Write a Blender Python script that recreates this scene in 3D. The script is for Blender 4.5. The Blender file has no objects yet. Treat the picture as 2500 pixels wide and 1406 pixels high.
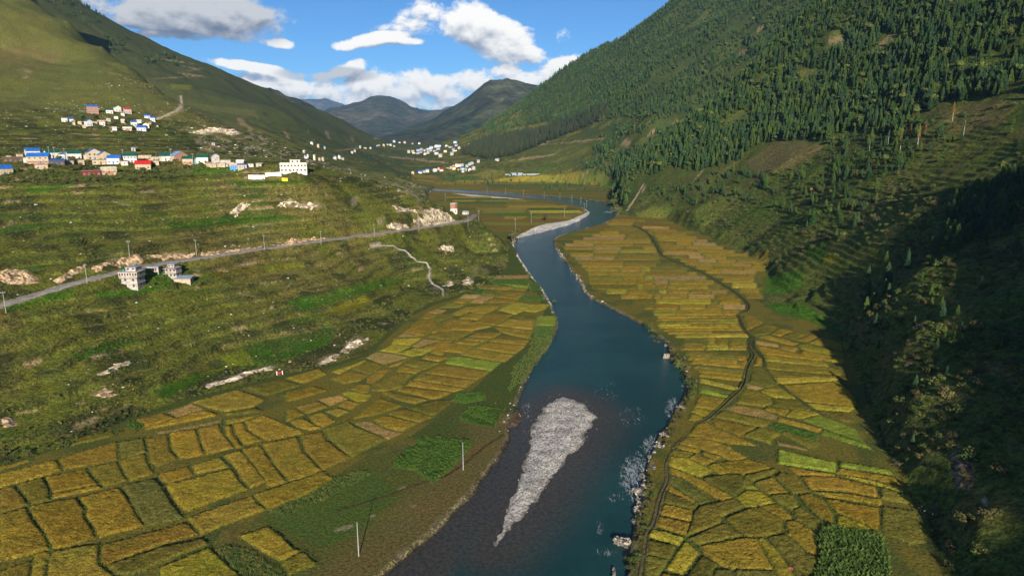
import bpy, bmesh, math, random
import numpy as np
from mathutils import Vector, Matrix

# ------------------------------------------------------------------ camera, sky, sun, exposure
SC = bpy.context.scene
COL = SC.collection
PITCH = math.radians(12.6)
SP, CP = math.sin(PITCH), math.cos(PITCH)
FPX, CX, CY, CAMZ = 1665.0, 1250.0, 703.0, 100.0
cam = bpy.data.cameras.new('camera'); cam.sensor_width = 36.0; cam.lens = 36.0 * FPX / 2500.0
cam.clip_start = 1.0; cam.clip_end = 120000.0
camo = bpy.data.objects.new('camera', cam); COL.objects.link(camo)
camo.location = (0, 0, CAMZ); camo.rotation_euler = (math.pi / 2 - PITCH, 0, 0)
SC.camera = camo

SUN_EL = math.radians(18.0)
SUN_TO = Vector((0.06, -1.0, 0)).normalized() * math.cos(SUN_EL) + Vector((0, 0, math.sin(SUN_EL)))   # towards the sun
sun = bpy.data.lights.new('sun', 'SUN'); sun.energy = 5.0; sun.angle = math.radians(0.5); sun.color = (1.0, 0.90, 0.74)
suno = bpy.data.objects.new('sun', sun); COL.objects.link(suno)
suno.rotation_euler = SUN_TO.to_track_quat('Z', 'Y').to_euler()

SC.view_settings.view_transform = 'Standard'; SC.view_settings.look = 'None'
SC.view_settings.gamma = 1.0; SC.view_settings.use_curve_mapping = False
SC.view_settings.exposure = 0.6
SC.render.engine = 'CYCLES'
SC.cycles.max_bounces = 4; SC.cycles.diffuse_bounces = 1; SC.cycles.glossy_bounces = 2
SC.cycles.transparent_max_bounces = 6; SC.cycles.volume_bounces = 0; SC.cycles.use_denoising = True
try: SC.cycles.volume_step_rate = 4.0
except Exception: pass

def pix_dir(px, py):
    u = (np.asarray(px, float) - CX) / FPX; w = (np.asarray(py, float) - CY) / FPX
    return u, CP - w * SP, -SP - w * CP                  # world x, y, z of the ray
def pix_at(px, py, D):
    x, y, z = pix_dir(px, py); t = D / y
    return x * t, np.asarray(D, float) + 0 * t, CAMZ + z * t
def pix_floor(px, py, z0=0.0):
    x, y, z = pix_dir(px, py); t = (z0 - CAMZ) / z
    return np.stack([x * t, y * t], -1)
def to_pix(x, y, z):
    zz = z - CAMZ
    f = np.maximum(y * CP - zz * SP, 1e-3); up = y * SP + zz * CP
    return CX + FPX * x / f, CY - FPX * up / f

# ---- node helpers
def newmat(name):
    m = bpy.data.materials.new(name); m.use_nodes = True
    nt = m.node_tree; nt.nodes.clear()
    out = nt.nodes.new('ShaderNodeOutputMaterial'); b = nt.nodes.new('ShaderNodeBsdfPrincipled')
    nt.links.new(b.outputs[0], out.inputs[0])
    b.inputs['Specular IOR Level'].default_value = 0.15; b.inputs['Roughness'].default_value = 0.9
    return m, nt, b
class N:
    """tiny expression builder for shader nodes"""
    def __init__(s, nt): s.nt = nt
    def n(s, t, **kw):
        x = s.nt.nodes.new(t)
        for k, v in kw.items(): setattr(x, k, v)
        return x
    def put(s, sock, v):
        if hasattr(v, 'is_linked') or isinstance(v, bpy.types.NodeSocket): s.nt.links.new(v, sock)
        else: sock.default_value = v
    def m(s, op, a, b=0.0, c=None, clamp=False):
        x = s.n('ShaderNodeMath', operation=op, use_clamp=clamp); s.put(x.inputs[0], a); s.put(x.inputs[1], b)
        if c is not None: s.put(x.inputs[2], c)
        return x.outputs[0]
    def mix(s, f, a, b, mode='MIX'):
        x = s.n('ShaderNodeMix', data_type='RGBA', blend_type=mode); s.put(x.inputs[0], f); s.put(x.inputs[6], a); s.put(x.inputs[7], b)
        return x.outputs[2]
    def noise(s, vec, scale, detail=4.0, rough=0.55, dist=0.0, out=0):
        x = s.n('ShaderNodeTexNoise'); 
        if vec is not None: s.put(x.inputs['Vector'], vec)
        s.put(x.inputs['Scale'], scale); x.inputs['Detail'].default_value = detail; x.inputs['Roughness'].default_value = rough
        x.inputs['Distortion'].default_value = dist
        return x.outputs[out]
    def ramp(s, v, lo, hi, a=0.0, b=1.0, smooth=True):
        x = s.n('ShaderNodeMapRange'); x.interpolation_type = 'SMOOTHSTEP' if smooth else 'LINEAR'
        s.put(x.inputs[0], v); s.put(x.inputs[1], lo); s.put(x.inputs[2], hi); s.put(x.inputs[3], a); s.put(x.inputs[4], b)
        return x.outputs[0]
    def vmath(s, op, a, b):
        x = s.n('ShaderNodeVectorMath', operation=op); s.put(x.inputs[0], a); s.put(x.inputs[1], b); return x.outputs[0]
    def coord(s, which='Object'): return s.n('ShaderNodeTexCoord').outputs[which]
    def pos(s): return s.n('ShaderNodeNewGeometry').outputs['Position']
    def attr(s, name, out='Color'): return s.n('ShaderNodeAttribute', attribute_name=name).outputs[out]
    def bump(s, h, strength, dist):
        x = s.n('ShaderNodeBump'); s.put(x.inputs['Height'], h); x.inputs['Strength'].default_value = strength; x.inputs['Distance'].default_value = dist
        return x.outputs[0]

# ---- the sky: clear blue with clouds standing at their bearings, more of the same all round
def build_world():
    w = bpy.data.worlds.new('World'); SC.world = w; w.use_nodes = True
    nt = w.node_tree; nt.nodes.clear(); g = N(nt)
    out = g.n('ShaderNodeOutputWorld')
    sky = g.n('ShaderNodeTexSky', sky_type='NISHITA'); sky.sun_disc = False
    sky.sun_elevation = SUN_EL; sky.sun_rotation = math.atan2(SUN_TO.x, SUN_TO.y)
    sky.altitude = 2500; sky.air_density = 1.0; sky.dust_density = 0.2; sky.ozone_density = 2.2
    bg = g.n('ShaderNodeBackground'); bg.inputs[1].default_value = 0.060; 
    d = g.coord('Generated')
    sep = g.n('ShaderNodeSeparateXYZ'); nt.links.new(d, sep.inputs[0])
    az = g.m('ARCTAN2', sep.outputs[0], sep.outputs[1]); el = g.m('ARCSINE', sep.outputs[2])
    UP = 0.012                                              # how far above a point its shading looks
    def blob(px, py, rx, ry, tilt=0.0, amp=1.0, dz=0.0):
        x, y, z = pix_dir(px, py); a = math.atan2(x, y); e = math.atan2(z, math.hypot(x, y)) - dz
        da = g.m('SUBTRACT', az, a); de = g.m('SUBTRACT', el, e)
        ct, st = math.cos(tilt), math.sin(tilt)
        p = g.m('ADD', g.m('MULTIPLY', da, ct * FPX / rx), g.m('MULTIPLY', de, st * FPX / rx))
        q = g.m('ADD', g.m('MULTIPLY', da, -st * FPX / ry), g.m('MULTIPLY', de, ct * FPX / ry))
        r2 = g.m('ADD', g.m('MULTIPLY', p, p), g.m('MULTIPLY', q, q))
        return g.m('MULTIPLY', g.m('SUBTRACT', 1.0, r2), amp)
    # ellipses (pixel centre, radii); the noise eats their edges
    B = [(1110,46,110,42,-0.2,1.2),(1190,85,165,50,-0.42,1.5),(1045,62,70,18,0,0.7),(1290,130,95,30,-0.45,1.1),(1372,98,30,18,0.8,0.45),
         (1245,178,42,26,0.2,1.1),(1350,170,75,34,0.2,1.3),(1290,190,80,22,0,1.1),
         (880,105,120,11,0.2,0.75),(715,110,52,9,-0.1,0.6),(985,100,40,6,0,0.4),
         (430,28,250,44,-0.03,1.4),(400,85,60,9,0,0.6),(610,35,110,22,-0.1,0.9),
         (620,166,100,9,-0.12,0.7),(845,175,42,18,0.3,0.9),(760,186,120,10,0,0.8),
         (700,213,140,26,0,.8),(860,218,190,36,0,.75),(1040,225,210,38,0,.7),(1150,208,110,30,0,0.7),(960,256,300,18,0,0.75),(1100,200,60,8,0,.6)]
    m = m2 = None
    for b in B:
        x = blob(*b); m = x if m is None else g.m('MAXIMUM', m, x); x = blob(*b, dz=UP); m2 = x if m2 is None else g.m('MAXIMUM', m2, x)
    # fair-weather clouds everywhere else: broad noise in bearing / height
    cmb = g.n('ShaderNodeCombineXYZ'); nt.links.new(az, cmb.inputs[0]); nt.links.new(g.m('MULTIPLY', el, 2.6), cmb.inputs[1])
    qv = cmb.outputs[0]
    inframe = g.m('MULTIPLY', g.ramp(g.m('ABSOLUTE', az), 0.62, 0.75, 1.0, 0.0), g.ramp(el, 0.42, 0.55, 1.0, 0.0))
    broad = g.ramp(g.noise(qv, 2.3, 3.0), 0.5, 0.72, -1.6, 1.0)
    broad = g.m('ADD', broad, g.m('MULTIPLY', inframe, -3.0))
    m = g.m('MAXIMUM', g.m('MAXIMUM', m, broad), -1.6); m2 = g.m('MAXIMUM', g.m('MAXIMUM', m2, broad), -1.6)
    dv = g.vmath('MULTIPLY', d, (1.0, 1.0, 1.35))
    def dens(off, det):
        v = g.vmath('ADD', dv, off) if off is not None else dv
        return g.m('ADD', g.m('MULTIPLY', g.m('SUBTRACT', g.noise(v, 8.0, det, 0.63, 0.35), 0.5), 6.2), g.m('MULTIPLY', g.m('SUBTRACT', g.noise(v, 30.0, det * .7, 0.62), 0.5), 2.3))
    n0 = dens(None, 6.0)
    den = g.m('ADD', g.m('ADD', m, n0), 0.22)
    alpha = g.ramp(den, -0.05, 0.78)
    n1 = dens((0.0, 0.0, UP * 1.2), 3.5)
    lit = g.m('ADD', g.m('MULTIPLY', g.m('SUBTRACT', n0, n1), 0.6), g.m('MULTIPLY', g.m('SUBTRACT', m, m2), 0.7))
    lit = g.ramp(lit, -0.85, 0.42)
    col = g.mix(lit, (0.26, 0.33, 0.45, 1), (1.0, 0.985, 0.95, 1))
    # the clouds nearest overhead and the small dark scud show their shaded undersides
    gx = g.m('MAXIMUM', g.ramp(blob(400, 35, 360, 75), 0.0, 0.6), g.ramp(blob(800, 182, 130, 22), 0.0, 0.6))
    col = g.mix(g.m('MULTIPLY', gx, 0.85), col, g.mix(lit, (0.12, 0.16, 0.24, 1), (0.50, 0.53, 0.58, 1)))
    bgc = g.n('ShaderNodeBackground'); nt.links.new(col, bgc.inputs[0]); bgc.inputs[1].default_value = 0.72
    nt.links.new(g.mix(1.0, sky.outputs[0], (0.50, 0.86, 1.20, 1), 'MULTIPLY'), bg.inputs[0])
    mx = g.n('ShaderNodeMixShader'); nt.links.new(alpha, mx.inputs[0]); nt.links.new(bg.outputs[0], mx.inputs[1]); nt.links.new(bgc.outputs[0], mx.inputs[2])
    nt.links.new(mx.outputs[0], out.inputs[0])
    w.cycles.sampling_method = 'MANUAL'; w.cycles.sample_map_resolution = 1024
build_world()

# ------------------------------------------------------------------ numpy tools
def _hash(ix, iy, seed):
    h = ix * np.uint32(374761393) + iy * np.uint32(668265263) + np.uint32(seed * 974711 % 4294967295)
    h = (h ^ (h >> np.uint32(13))) * np.uint32(1274126177)
    return ((h ^ (h >> np.uint32(16))) & np.uint32(0xffff)).astype(np.float32) * np.float32(1 / 65535.0)
def vnoise(x, y, seed=0):
    x = np.asarray(x, float); y = np.asarray(y, float); ix = np.floor(x); iy = np.floor(y)
    fx = (x - ix).astype(np.float32); fy = (y - iy).astype(np.float32); ix = ix.astype(np.int64).astype(np.uint32); iy = iy.astype(np.int64).astype(np.uint32)
    fx = fx * fx * (3 - 2 * fx); fy = fy * fy * (3 - 2 * fy)
    a = _hash(ix, iy, seed); b = _hash(ix + np.uint32(1), iy, seed); c = _hash(ix, iy + np.uint32(1), seed); d = _hash(ix + np.uint32(1), iy + np.uint32(1), seed)
    return (a + (b - a) * fx) * (1 - fy) + (c + (d - c) * fx) * fy
def fbm(x, y, scale, octv=4, seed=0, gain=0.5):
    v = 0; a = 1.0; t = 0; s = 1.0 / scale
    for o in range(octv):
        v = v + a * (vnoise(x * s + 13.7 * o, y * s - 7.1 * o, seed + o) * 2 - 1); t += a; a *= gain; s *= 2.03
    return v / t
def sst(a, b, x):
    t = np.clip((x - a) / (b - a), 0, 1); return t * t * (3 - 2 * t)
def inpoly(x, y, P):
    x = np.asarray(x, float); y = np.asarray(y, float); r = np.zeros(np.broadcast(x, y).shape, bool); n = len(P)
    for i in range(n):
        x1, y1 = P[i]; x2, y2 = P[(i + 1) % n]
        if y1 == y2: continue
        c = ((y1 > y) != (y2 > y)) & (x < (x2 - x1) * (y - y1) / (y2 - y1) + x1); r ^= c
    return r
def dseg(x, y, P, closed=False, nearest=False):
    best = np.full(np.shape(x), 1e18); n = len(P); par = np.zeros(np.shape(x)); bx = np.array(x, float); by = np.array(y, float)
    for i in range(n if closed else n - 1):
        x1, y1 = P[i]; x2, y2 = P[(i + 1) % n]; dx, dy = x2 - x1, y2 - y1
        L = max(dx * dx + dy * dy, 1e-9); t = np.clip(((x - x1) * dx + (y - y1) * dy) / L, 0, 1)
        qx = x1 + t * dx; qy = y1 + t * dy; d = (x - qx) ** 2 + (y - qy) ** 2; k = d < best
        best = np.where(k, d, best); par = np.where(k, i + t, par)
        if nearest: bx = np.where(k, qx, bx); by = np.where(k, qy, by)
    if nearest: return np.sqrt(best), bx, by
    return np.sqrt(best), par
def sdf(x, y, P):
    d, _ = dseg(x, y, P, True); return np.where(inpoly(x, y, P), -d, d)
def smooth_line(P, it=2):
    P = [np.array(p, float) for p in P]
    for _ in range(it):
        Q = [P[0]]
        for a, b in zip(P[:-1], P[1:]): Q += [a * .75 + b * .25, a * .25 + b * .75]
        Q.append(P[-1]); P = Q
    return np.array(P)

def mesh_np(name, V, F, mats=(), col=None, smooth=True, attrs=None, fm=None):
    me = bpy.data.meshes.new(name); V = np.asarray(V, np.float32); F = np.asarray(F, np.int32); k = F.shape[1]
    me.vertices.add(len(V)); me.vertices.foreach_set('co', V.ravel())
    me.loops.add(F.size); me.loops.foreach_set('vertex_index', F.ravel())
    me.polygons.add(len(F)); me.polygons.foreach_set('loop_start', np.arange(0, F.size, k, dtype=np.int32))
    if fm is not None: me.polygons.foreach_set('material_index', np.asarray(fm, np.int32))
    me.update(calc_edges=True)
    me.polygons.foreach_set('use_smooth', np.full(len(F), smooth))
    if col is not None:
        a = me.color_attributes.new('Col', 'FLOAT_COLOR', 'POINT'); c = np.ones((len(V), 4), np.float32); c[:, :3] = col; a.data.foreach_set('color', c.ravel())
    for k2, v in (attrs or {}).items():
        a = me.attributes.new(k2, 'FLOAT', 'POINT'); a.data.foreach_set('value', np.asarray(v, np.float32))
    for m in mats: me.materials.append(m)
    return me
def link(name, me, parent=None, **props):
    o = bpy.data.objects.new(name, me); COL.objects.link(o)
    if parent is not None: o.parent = parent
    for k, v in props.items():
        if v is not None: o[k] = v
    return o
def thing(name, label, cat, loc=(0, 0, 0), rz=0.0, group=None):
    o = link(name, None, label=label, category=cat, group=group); o.location = loc; o.rotation_euler = (0, 0, rz); o.empty_display_size = 0.1
    return o
def compact(V, F):
    u, inv = np.unique(F, return_inverse=True); return V[u], inv.reshape(F.shape), u
# ------------------------------------------------------------------ the lie of the land
# (pixel x, pixel y, ground distance) of points measured on the slopes
CT = [
 # terraced hill on the near left: toe to road to village shelf
 (0,950,235),(0,850,255),(0,750,276),(0,690,290),(0,600,335),(0,500,385),(0,430,430),(0,395,475),(0,330,640),(0,250,850),(0,130,1050),(0,0,1250),(0,-150,1450),
 (300,905,262),(300,800,292),(300,665,330),(300,610,352),(300,520,405),(300,440,445),(300,392,490),(300,345,650),(300,300,800),
 (600,850,310),(600,720,352),(600,612,402),(600,540,440),(600,460,475),(600,408,500),(600,375,720),
 (850,800,352),(850,690,410),(850,578,470),(850,500,505),(850,440,530),(730,404,495),
 (1000,700,450),(1000,558,525),(1000,510,545),(1000,466,565),
 (1080,640,510),(1080,545,570),(1080,508,595),(1165,530,620),(1150,620,585),(1200,570,605),(1210,640,560),
 # first spur and the slope above the shelf
 (350,270,880),(200,290,790),(450,330,800),(560,335,850),(300,200,1000),(150,160,1060),(640,370,830),(-100,-120,1450),
 # second mountain on the left
 (520,165,2150),(300,72,2050),(170,0,2000),(50,-90,2000),(650,217,2300),(800,272,2650),(960,348,3300),(560,240,1700),(500,300,1350),(650,320,1450),(800,340,1800),(800,393,1450),(700,270,1750),(880,345,2500),(880,388,2100),(760,370,1450),(420,200,1650),
 # head of the valley and the village hillside beyond the bend
 (960,372,2600),(1050,352,2700),(1120,338,2900),(1000,420,1700),(1100,408,1750),(1200,412,1650),(1070,372,2150),(1170,345,2500),(1200,380,1950),(1300,420,1500),(1300,370,1900),(1400,440,1330),(1450,400,1480),(1450,440,1270),(1380,340,2000),(1500,380,1500),
 # forested ridge running down to the valley head
 (1172,318,3050),(1310,215,2950),(1430,135,2850),(1560,65,2750),(1650,0,2650),(1780,-90,2550),(1300,300,2500),(1450,260,2200),(1560,160,2250),(1700,60,2300),
 # second forest face
 (1880,0,1900),(1760,65,1950),(1600,160,1950),(1600,260,1550),(1750,150,1620),(1500,320,1800),(2000,-90,1850),(1560,330,1400),
 # spur that comes down to the bend, and the near slopes on the right
 (1510,450,1040),(1545,410,1065),(1600,345,1110),(1750,255,1170),(1950,130,1230),(2150,0,1290),(2300,-120,1330),
 (1600,490,895),(1600,450,950),(1600,400,1010),(1700,510,760),(1700,450,840),(1700,370,940),(1700,300,1040),
 (1800,550,655),(1800,480,735),(1800,400,830),(1800,300,950),(1800,215,1080),
 (1900,600,540),(1900,500,640),(1900,400,730),(1900,300,850),
 (2000,700,420),(2000,600,480),(2000,500,560),(2000,400,655),(2000,300,770),(2000,150,950),(2000,0,1130),
 (2120,900,270),(2120,750,345),(2120,600,420),(2120,450,530),(2120,300,690),(2120,120,880),
 (2250,1100,190),(2250,950,216),(2250,800,258),(2250,650,325),(2250,500,420),(2250,350,540),(2250,200,680),(2250,0,870),(2250,-150,1000),
 (2400,1250,151),(2400,1050,185),(2400,850,232),(2400,650,300),(2400,450,410),(2400,300,520),(2400,100,680),
 (2500,1406,131),(2500,1200,156),(2500,1000,190),(2500,800,240),(2500,600,312),(2500,450,392),(2500,330,462),(2500,150,585),(2500,0,690),(2500,-150,800),
]
CW = [  # points out of view (x, y, z)
 (-120,720,22),(-150,860,28),(-125,1000,8),(-250,800,70),(-330,1000,88),(-280,1250,45),(-520,1400,100),(-545,1160,92),(-650,1270,125),(-800,1400,160),(-1000,1540,235),
 (-1300,1500,560),(-1000,1000,330),(-700,700,160),(-520,480,105),(-420,330,80),(-330,230,60),(-260,170,30),(-260,90,25),(-350,40,60),(-900,400,260),(-1600,2600,470),(-1300,2600,330),(-1500,3600,300),(-1000,3900,60),(-760,3500,30),(-620,4200,0),
 (130,60,8),(150,110,22),(180,60,60),(190,150,45),(230,200,70),(300,300,105),(400,380,160),(550,500,260),(700,700,380),(300,120,150),(300,30,170),(900,1000,520),(1000,1500,620),(1200,2200,760),(1400,3000,800),(800,2200,540),(420,1560,150),(500,1700,215),(330,1450,95),(900,3200,430),(600,3500,300),(0,3900,10),(-400,3900,10),(-300,3350,50),(-420,2900,52),(150,3500,90),(-560,3350,40),(420,1400,170),
 (-60,1620,2),(60,1640,6),(-200,1600,4),(150,1580,10),
]
LEFT_TOE = [(-60,1180),(0,1131),(71,1116),(175,1078),(282,1040),(327,1018),(402,992),(467,974),(584,944),(690,915),(800,895),(880,868),(900,860),(950,812),(1005,765),(1060,738),(1150,712),(1215,680),(1240,650),(1246,600)]
RIGHT_TOE = [(2330,1490),(2300,1406),(2265,1300),(2240,1230),(2150,1100),(2120,1000),(2095,930),(2065,860),(2030,800),(1960,775),(1880,755),(1850,740),(1880,700),(1860,650),(1800,610),(1700,570),(1620,535),(1530,528),(1520,518)]
lt = pix_floor(*np.array(LEFT_TOE, float).T); rt = pix_floor(*np.array(RIGHT_TOE, float).T)
FLOOR = [(-190,150),(-170,60),(-150,-40)]
FLOOR = [(110,-40),(100,60)] + [tuple(p) for p in rt] + [(150,1000),(165,1080),(215,1180),(190,1380),(100,1490),(-100,1530),(-160,1500),(-150,1300),(-130,1050),(-112,900),(-82,760),(-45,690),(-12,645)] + [tuple(p) for p in lt[::-1]] + [(-172,120),(-160,-40)]
LBANK = [(905,1430),(930,1406),(1000,1340),(1060,1300),(1110,1245),(1160,1190),(1220,1110),(1243,1062),(1232,1045),(1240,1020),(1262,985),(1280,930),(1310,880),(1345,840),(1362,790),(1350,760),(1340,740),(1328,715),(1300,680),(1275,645),(1256,610),(1252,592),(1266,577),(1300,562),(1390,548),(1428,531),(1440,516),(1400,501),(1330,488),(1240,480),(1150,473),(1030,464.5),(960,459)]
RBANK = [(1530,1430),(1535,1406),(1545,1320),(1562,1230),(1577,1140),(1622,1050),(1660,990),(1685,930),(1650,870),(1622,832),(1580,797),(1500,757),(1430,722),(1420,690),(1380,640),(1347,594),(1360,578),(1430,560),(1490,541),(1515,517),(1490,496),(1430,487),(1330,478),(1200,468),(1030,460),(960,455)]
WZ = -1.0
lb = smooth_line(pix_floor(*np.array(LBANK, float).T, WZ), 2); rb = smooth_line(pix_floor(*np.array(RBANK, float).T, WZ), 2)
RIVER = [(-10, -60), (-22, 60)] + [tuple(p) for p in lb] + [tuple(p) for p in rb[::-1]] + [(32, 60), (45, -60)]
BAR = pix_floor(*np.array([(1375,968),(1420,985),(1455,1010),(1448,1040),(1425,1075),(1400,1105),(1350,1175),(1300,1238),(1240,1300),(1205,1335),(1222,1285),(1245,1225),(1275,1150),(1290,1090),(1303,1040),(1330,990)], float).T, WZ)
BEACH = pix_floor(*np.array([(1262,582),(1300,560),(1330,550),(1390,541),(1432,522),(1440,518),(1432,530),(1392,549),(1345,562),(1300,573)], float).T, WZ)

def rbf_fit():
    P = []
    for px, py, D in CT:
        x, y, z = pix_at(px, py, D); P.append((float(x), float(y), float(z)))
    for px, py, D in [(0,-75,1400),(90,0,1300),(170,55,1225),(250,110,1150),(320,156,1090),(380,202,1030),(420,236,985),(450,262,950)]:   # crest of the first spur and the drop behind it
        x, y, z = [float(q) for q in pix_at(px, py, D)]; P.append((x, y, z)); P.append((x * 1.09, y * 1.09, z - .013 * D)); P.append((x * 1.18, y * 1.18, z - .016 * D))
    P += [(float(a), float(b), float(c)) for a, b, c in CW]
    for l in (lt, rt): P += [(float(a), float(b), 0.0) for a, b in l[::1]]
    for a, b in [(150,1000),(165,1080),(215,1180),(190,1380),(-150,1300),(-130,1050),(-112,900),(-82,760),(-45,690),(-172,120),(100,60)]: P.append((a, b, 0.0))
    for a, b in [(0,100),(0,200),(30,300),(50,400),(60,550),(100,700),(0,800),(0,1000),(0,1200),(60,900)]: P.append((a, b, 0.0))
    P = np.array(P); n = len(P); X = P[:, :2] / 1000
    r = np.hypot(X[:, None, 0] - X[None, :, 0], X[:, None, 1] - X[None, :, 1])
    A = np.zeros((n + 3, n + 3)); A[:n, :n] = -r + np.eye(n) * 0.0015; A[:n, n] = 1; A[:n, n + 1:] = X; A[n, :n] = 1; A[n + 1:, :n] = X.T
    s = np.linalg.solve(A, np.concatenate([P[:, 2], [0, 0, 0]]))
    return X, s
_X, _S = rbf_fit()
def rbf(x, y):
    sh = np.shape(x); x = np.ravel(x) / 1000.0; y = np.ravel(y) / 1000.0; n = len(_X)
    o = _S[n] + _S[n + 1] * x + _S[n + 2] * y
    for k in range(n): o -= _S[k] * np.hypot(x - _X[k, 0], y - _X[k, 1])
    return o.reshape(sh)

# grid of the land: rows at growing distance, columns fanning out
ROWS = np.concatenate([np.geomspace(58, 128, 36, endpoint=False), np.geomspace(128, 720, 570, endpoint=False), np.geomspace(720, 4300, 330)])
COLS = np.linspace(-0.97, 0.97, 720)
GY = np.repeat(ROWS[:, None], len(COLS), 1); GX = GY * COLS[None, :]
def up(fn, k):
    """a smooth field worked out on every k-th grid point and filled in between"""
    ri = np.unique(np.append(np.arange(0, len(ROWS), k), len(ROWS) - 1)); ci = np.unique(np.append(np.arange(0, len(COLS), k), len(COLS) - 1))
    A = fn(GX[np.ix_(ri, ci)], GY[np.ix_(ri, ci)])
    B = np.empty((len(ri), len(COLS))); cc = np.arange(len(COLS)); rr = np.arange(len(ROWS))
    j = np.clip(np.searchsorted(ci, cc, 'right') - 1, 0, len(ci) - 2); f = (cc - ci[j]) / (ci[j + 1] - ci[j]); B = A[:, j] * (1 - f) + A[:, j + 1] * f
    i = np.clip(np.searchsorted(ri, rr, 'right') - 1, 0, len(ri) - 2); f = ((rr - ri[i]) / (ri[i + 1] - ri[i]))[:, None]
    return B[i] * (1 - f) + B[i + 1] * f
def near_only(fn, rough, lim):
    o = rough.copy(); m = np.abs(rough) < lim; o[m] = fn(GX[m], GY[m]); return o
H0 = up(rbf, 4)
dfl = up(lambda x, y: sdf(x, y, FLOOR), 3)
edge = dfl + fbm(GX, GY, 14, 3, 5) * 2.5
wout = sst(0.0, 9.0, edge)
big = sst(30, 260, H0) * sst(0, 120, dfl)
leftside = GX < -0.1 * GY + 40
Hd = np.maximum(H0, 0.0)
rid = 1 - np.abs(fbm(GX * 1.0, GY, 170, 4, 21))
Hd = Hd + big * ((rid - 0.75) * 26 * np.where(leftside, 0.35, 1.2) + fbm(GX, GY, 55, 4, 33) * np.where(leftside, 3.5, 7))
Hd = Hd + sst(0, 25, dfl) * (fbm(GX, GY, 38, 3, 41) * 2.2 + fbm(GX, GY, 9, 3, 43) * 0.55)
# terraces, cut along the contours
def terr(h, step, ph, sharp):
    q = h / step + ph; k = np.floor(q); f = q - k
    f2 = 0.16 * f / (1 - sharp) * (f < (1 - sharp)) + (f >= (1 - sharp)) * (0.16 + 0.84 * sst(0, 1, (f - 1 + sharp) / sharp))
    return (k + f2 - ph) * step, f
phn = fbm(GX, GY, 95, 3, 51) * 0.9 + fbm(GX, GY, 28, 3, 53) * 0.28
stepL = 3.6 + 1.6 * vnoise(GX / 160, GY / 160, 8)
TL, fL = terr(Hd, 4.2, phn, 0.42)
TR, fR = terr(Hd, 3.2, phn * 1.7 + fbm(GX, GY, 16, 2, 58) * .3, 0.4)
pxg, pyg = to_pix(GX, GY, Hd)
tm_left = np.where(GX < -0.02 * GY, 1.0, 0.0) * sst(2, 12, dfl) * (1 - sst(105, 150, Hd)) * (1 - sst(900, 1150, GY)) * sst(0.25, 0.6, vnoise(GX / 42 + 5, GY / 42, 61) * .7 + vnoise(GX / 15, GY / 15, 62) * .3 + 0.18)
_ip = lambda P: inpoly(pxg, pyg, P)
right_ter = inpoly(pxg, pyg, [(1500,540),(1560,480),(1700,470),(1850,440),(2060,330),(2330,290),(2480,330),(2480,420),(2300,460),(2150,560),(2150,700),(2080,800),(1850,740),(1800,620)]) | inpoly(pxg, pyg, [(880,430),(1150,330),(1400,300),(1640,270),(1500,380),(1480,480),(1200,460),(900,450)])
tm_right = np.where((GX > -0.02 * GY) | (GY > 1300), 1.0, 0.0) * right_ter * sst(1, 8, dfl) * sst(.2, .5, vnoise(GX / 34 + 9, GY / 34, 63) * .7 + vnoise(GX / 11, GY / 11, 64) * .3 + .08)
terr_w = np.clip(tm_left * 0.85 + tm_right * 0.9, 0, 1)
frac = np.where(tm_left > tm_right, fL, fR)
TL = TL + tm_left * fbm(GX, GY, 7, 2, 57) * .5 * sst(.5, .8, fL)
Hd = Hd * (1 - tm_left * 0.85 - tm_right * 0.9) + TL * tm_left * 0.85 + TR * tm_right * 0.9
Hg = wout * np.maximum(Hd, 0.15) + (1 - wout) * (fbm(GX, GY, 20, 3, 71) * 0.12)

# grid look-ups
LROW = np.log(ROWS)
def gsample(A, x, y):
    x = np.asarray(x, float); y = np.clip(np.asarray(y, float), ROWS[0], ROWS[-1] * .9999)
    s = np.clip(x / y, COLS[0], COLS[-1] - 1e-6)
    i = np.clip(np.searchsorted(ROWS, y, 'right') - 1, 0, len(ROWS) - 2); fi = (y - ROWS[i]) / (ROWS[i + 1] - ROWS[i])
    c = (s - COLS[0]) / (COLS[1] - COLS[0]); j = np.clip(c.astype(int), 0, len(COLS) - 2); fj = c - j
    return (A[i, j] * (1 - fj) + A[i, j + 1] * fj) * (1 - fi) + (A[i + 1, j] * (1 - fj) + A[i + 1, j + 1] * fj) * fi
def ray(px, py, A=None):
    """where the sight line through a pixel first meets the land"""
    A = Hg if A is None else A
    x, y, z = pix_dir(px, py); zr = CAMZ + ROWS * (z / y); s = x / y
    c = np.clip((s - COLS[0]) / (COLS[1] - COLS[0]), 0, len(COLS) - 1.001); j = int(c); f = c - j
    h = A[:, j] * (1 - f) + A[:, j + 1] * f
    k = np.nonzero(zr <= h)[0]
    if len(k) == 0: return None
    k = k[0]
    if k == 0: D = ROWS[0]
    else:
        a = zr[k - 1] - h[k - 1]; b = h[k] - zr[k]; D = ROWS[k - 1] + (ROWS[k] - ROWS[k - 1]) * a / max(a + b, 1e-9)
    return Vector((float(s * D), float(D), float(CAMZ + D * z / y)))
def hz(x, y): return gsample(Hg, x, y)
def line3(P, it=1, n=None):
    Q = [ray(a, b) for a, b in P]; Q = np.array([tuple(q) for q in Q if q is not None])
    return smooth_line(Q, it)
def resample(P, step):
    P = np.asarray(P, float); d = np.concatenate([[0], np.cumsum(np.linalg.norm(np.diff(P[:, :2], axis=0), axis=1))])
    t = np.linspace(0, d[-1], max(2, int(d[-1] / step) + 1)); return np.stack([np.interp(t, d, P[:, k]) for k in range(P.shape[1])], 1)

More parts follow.
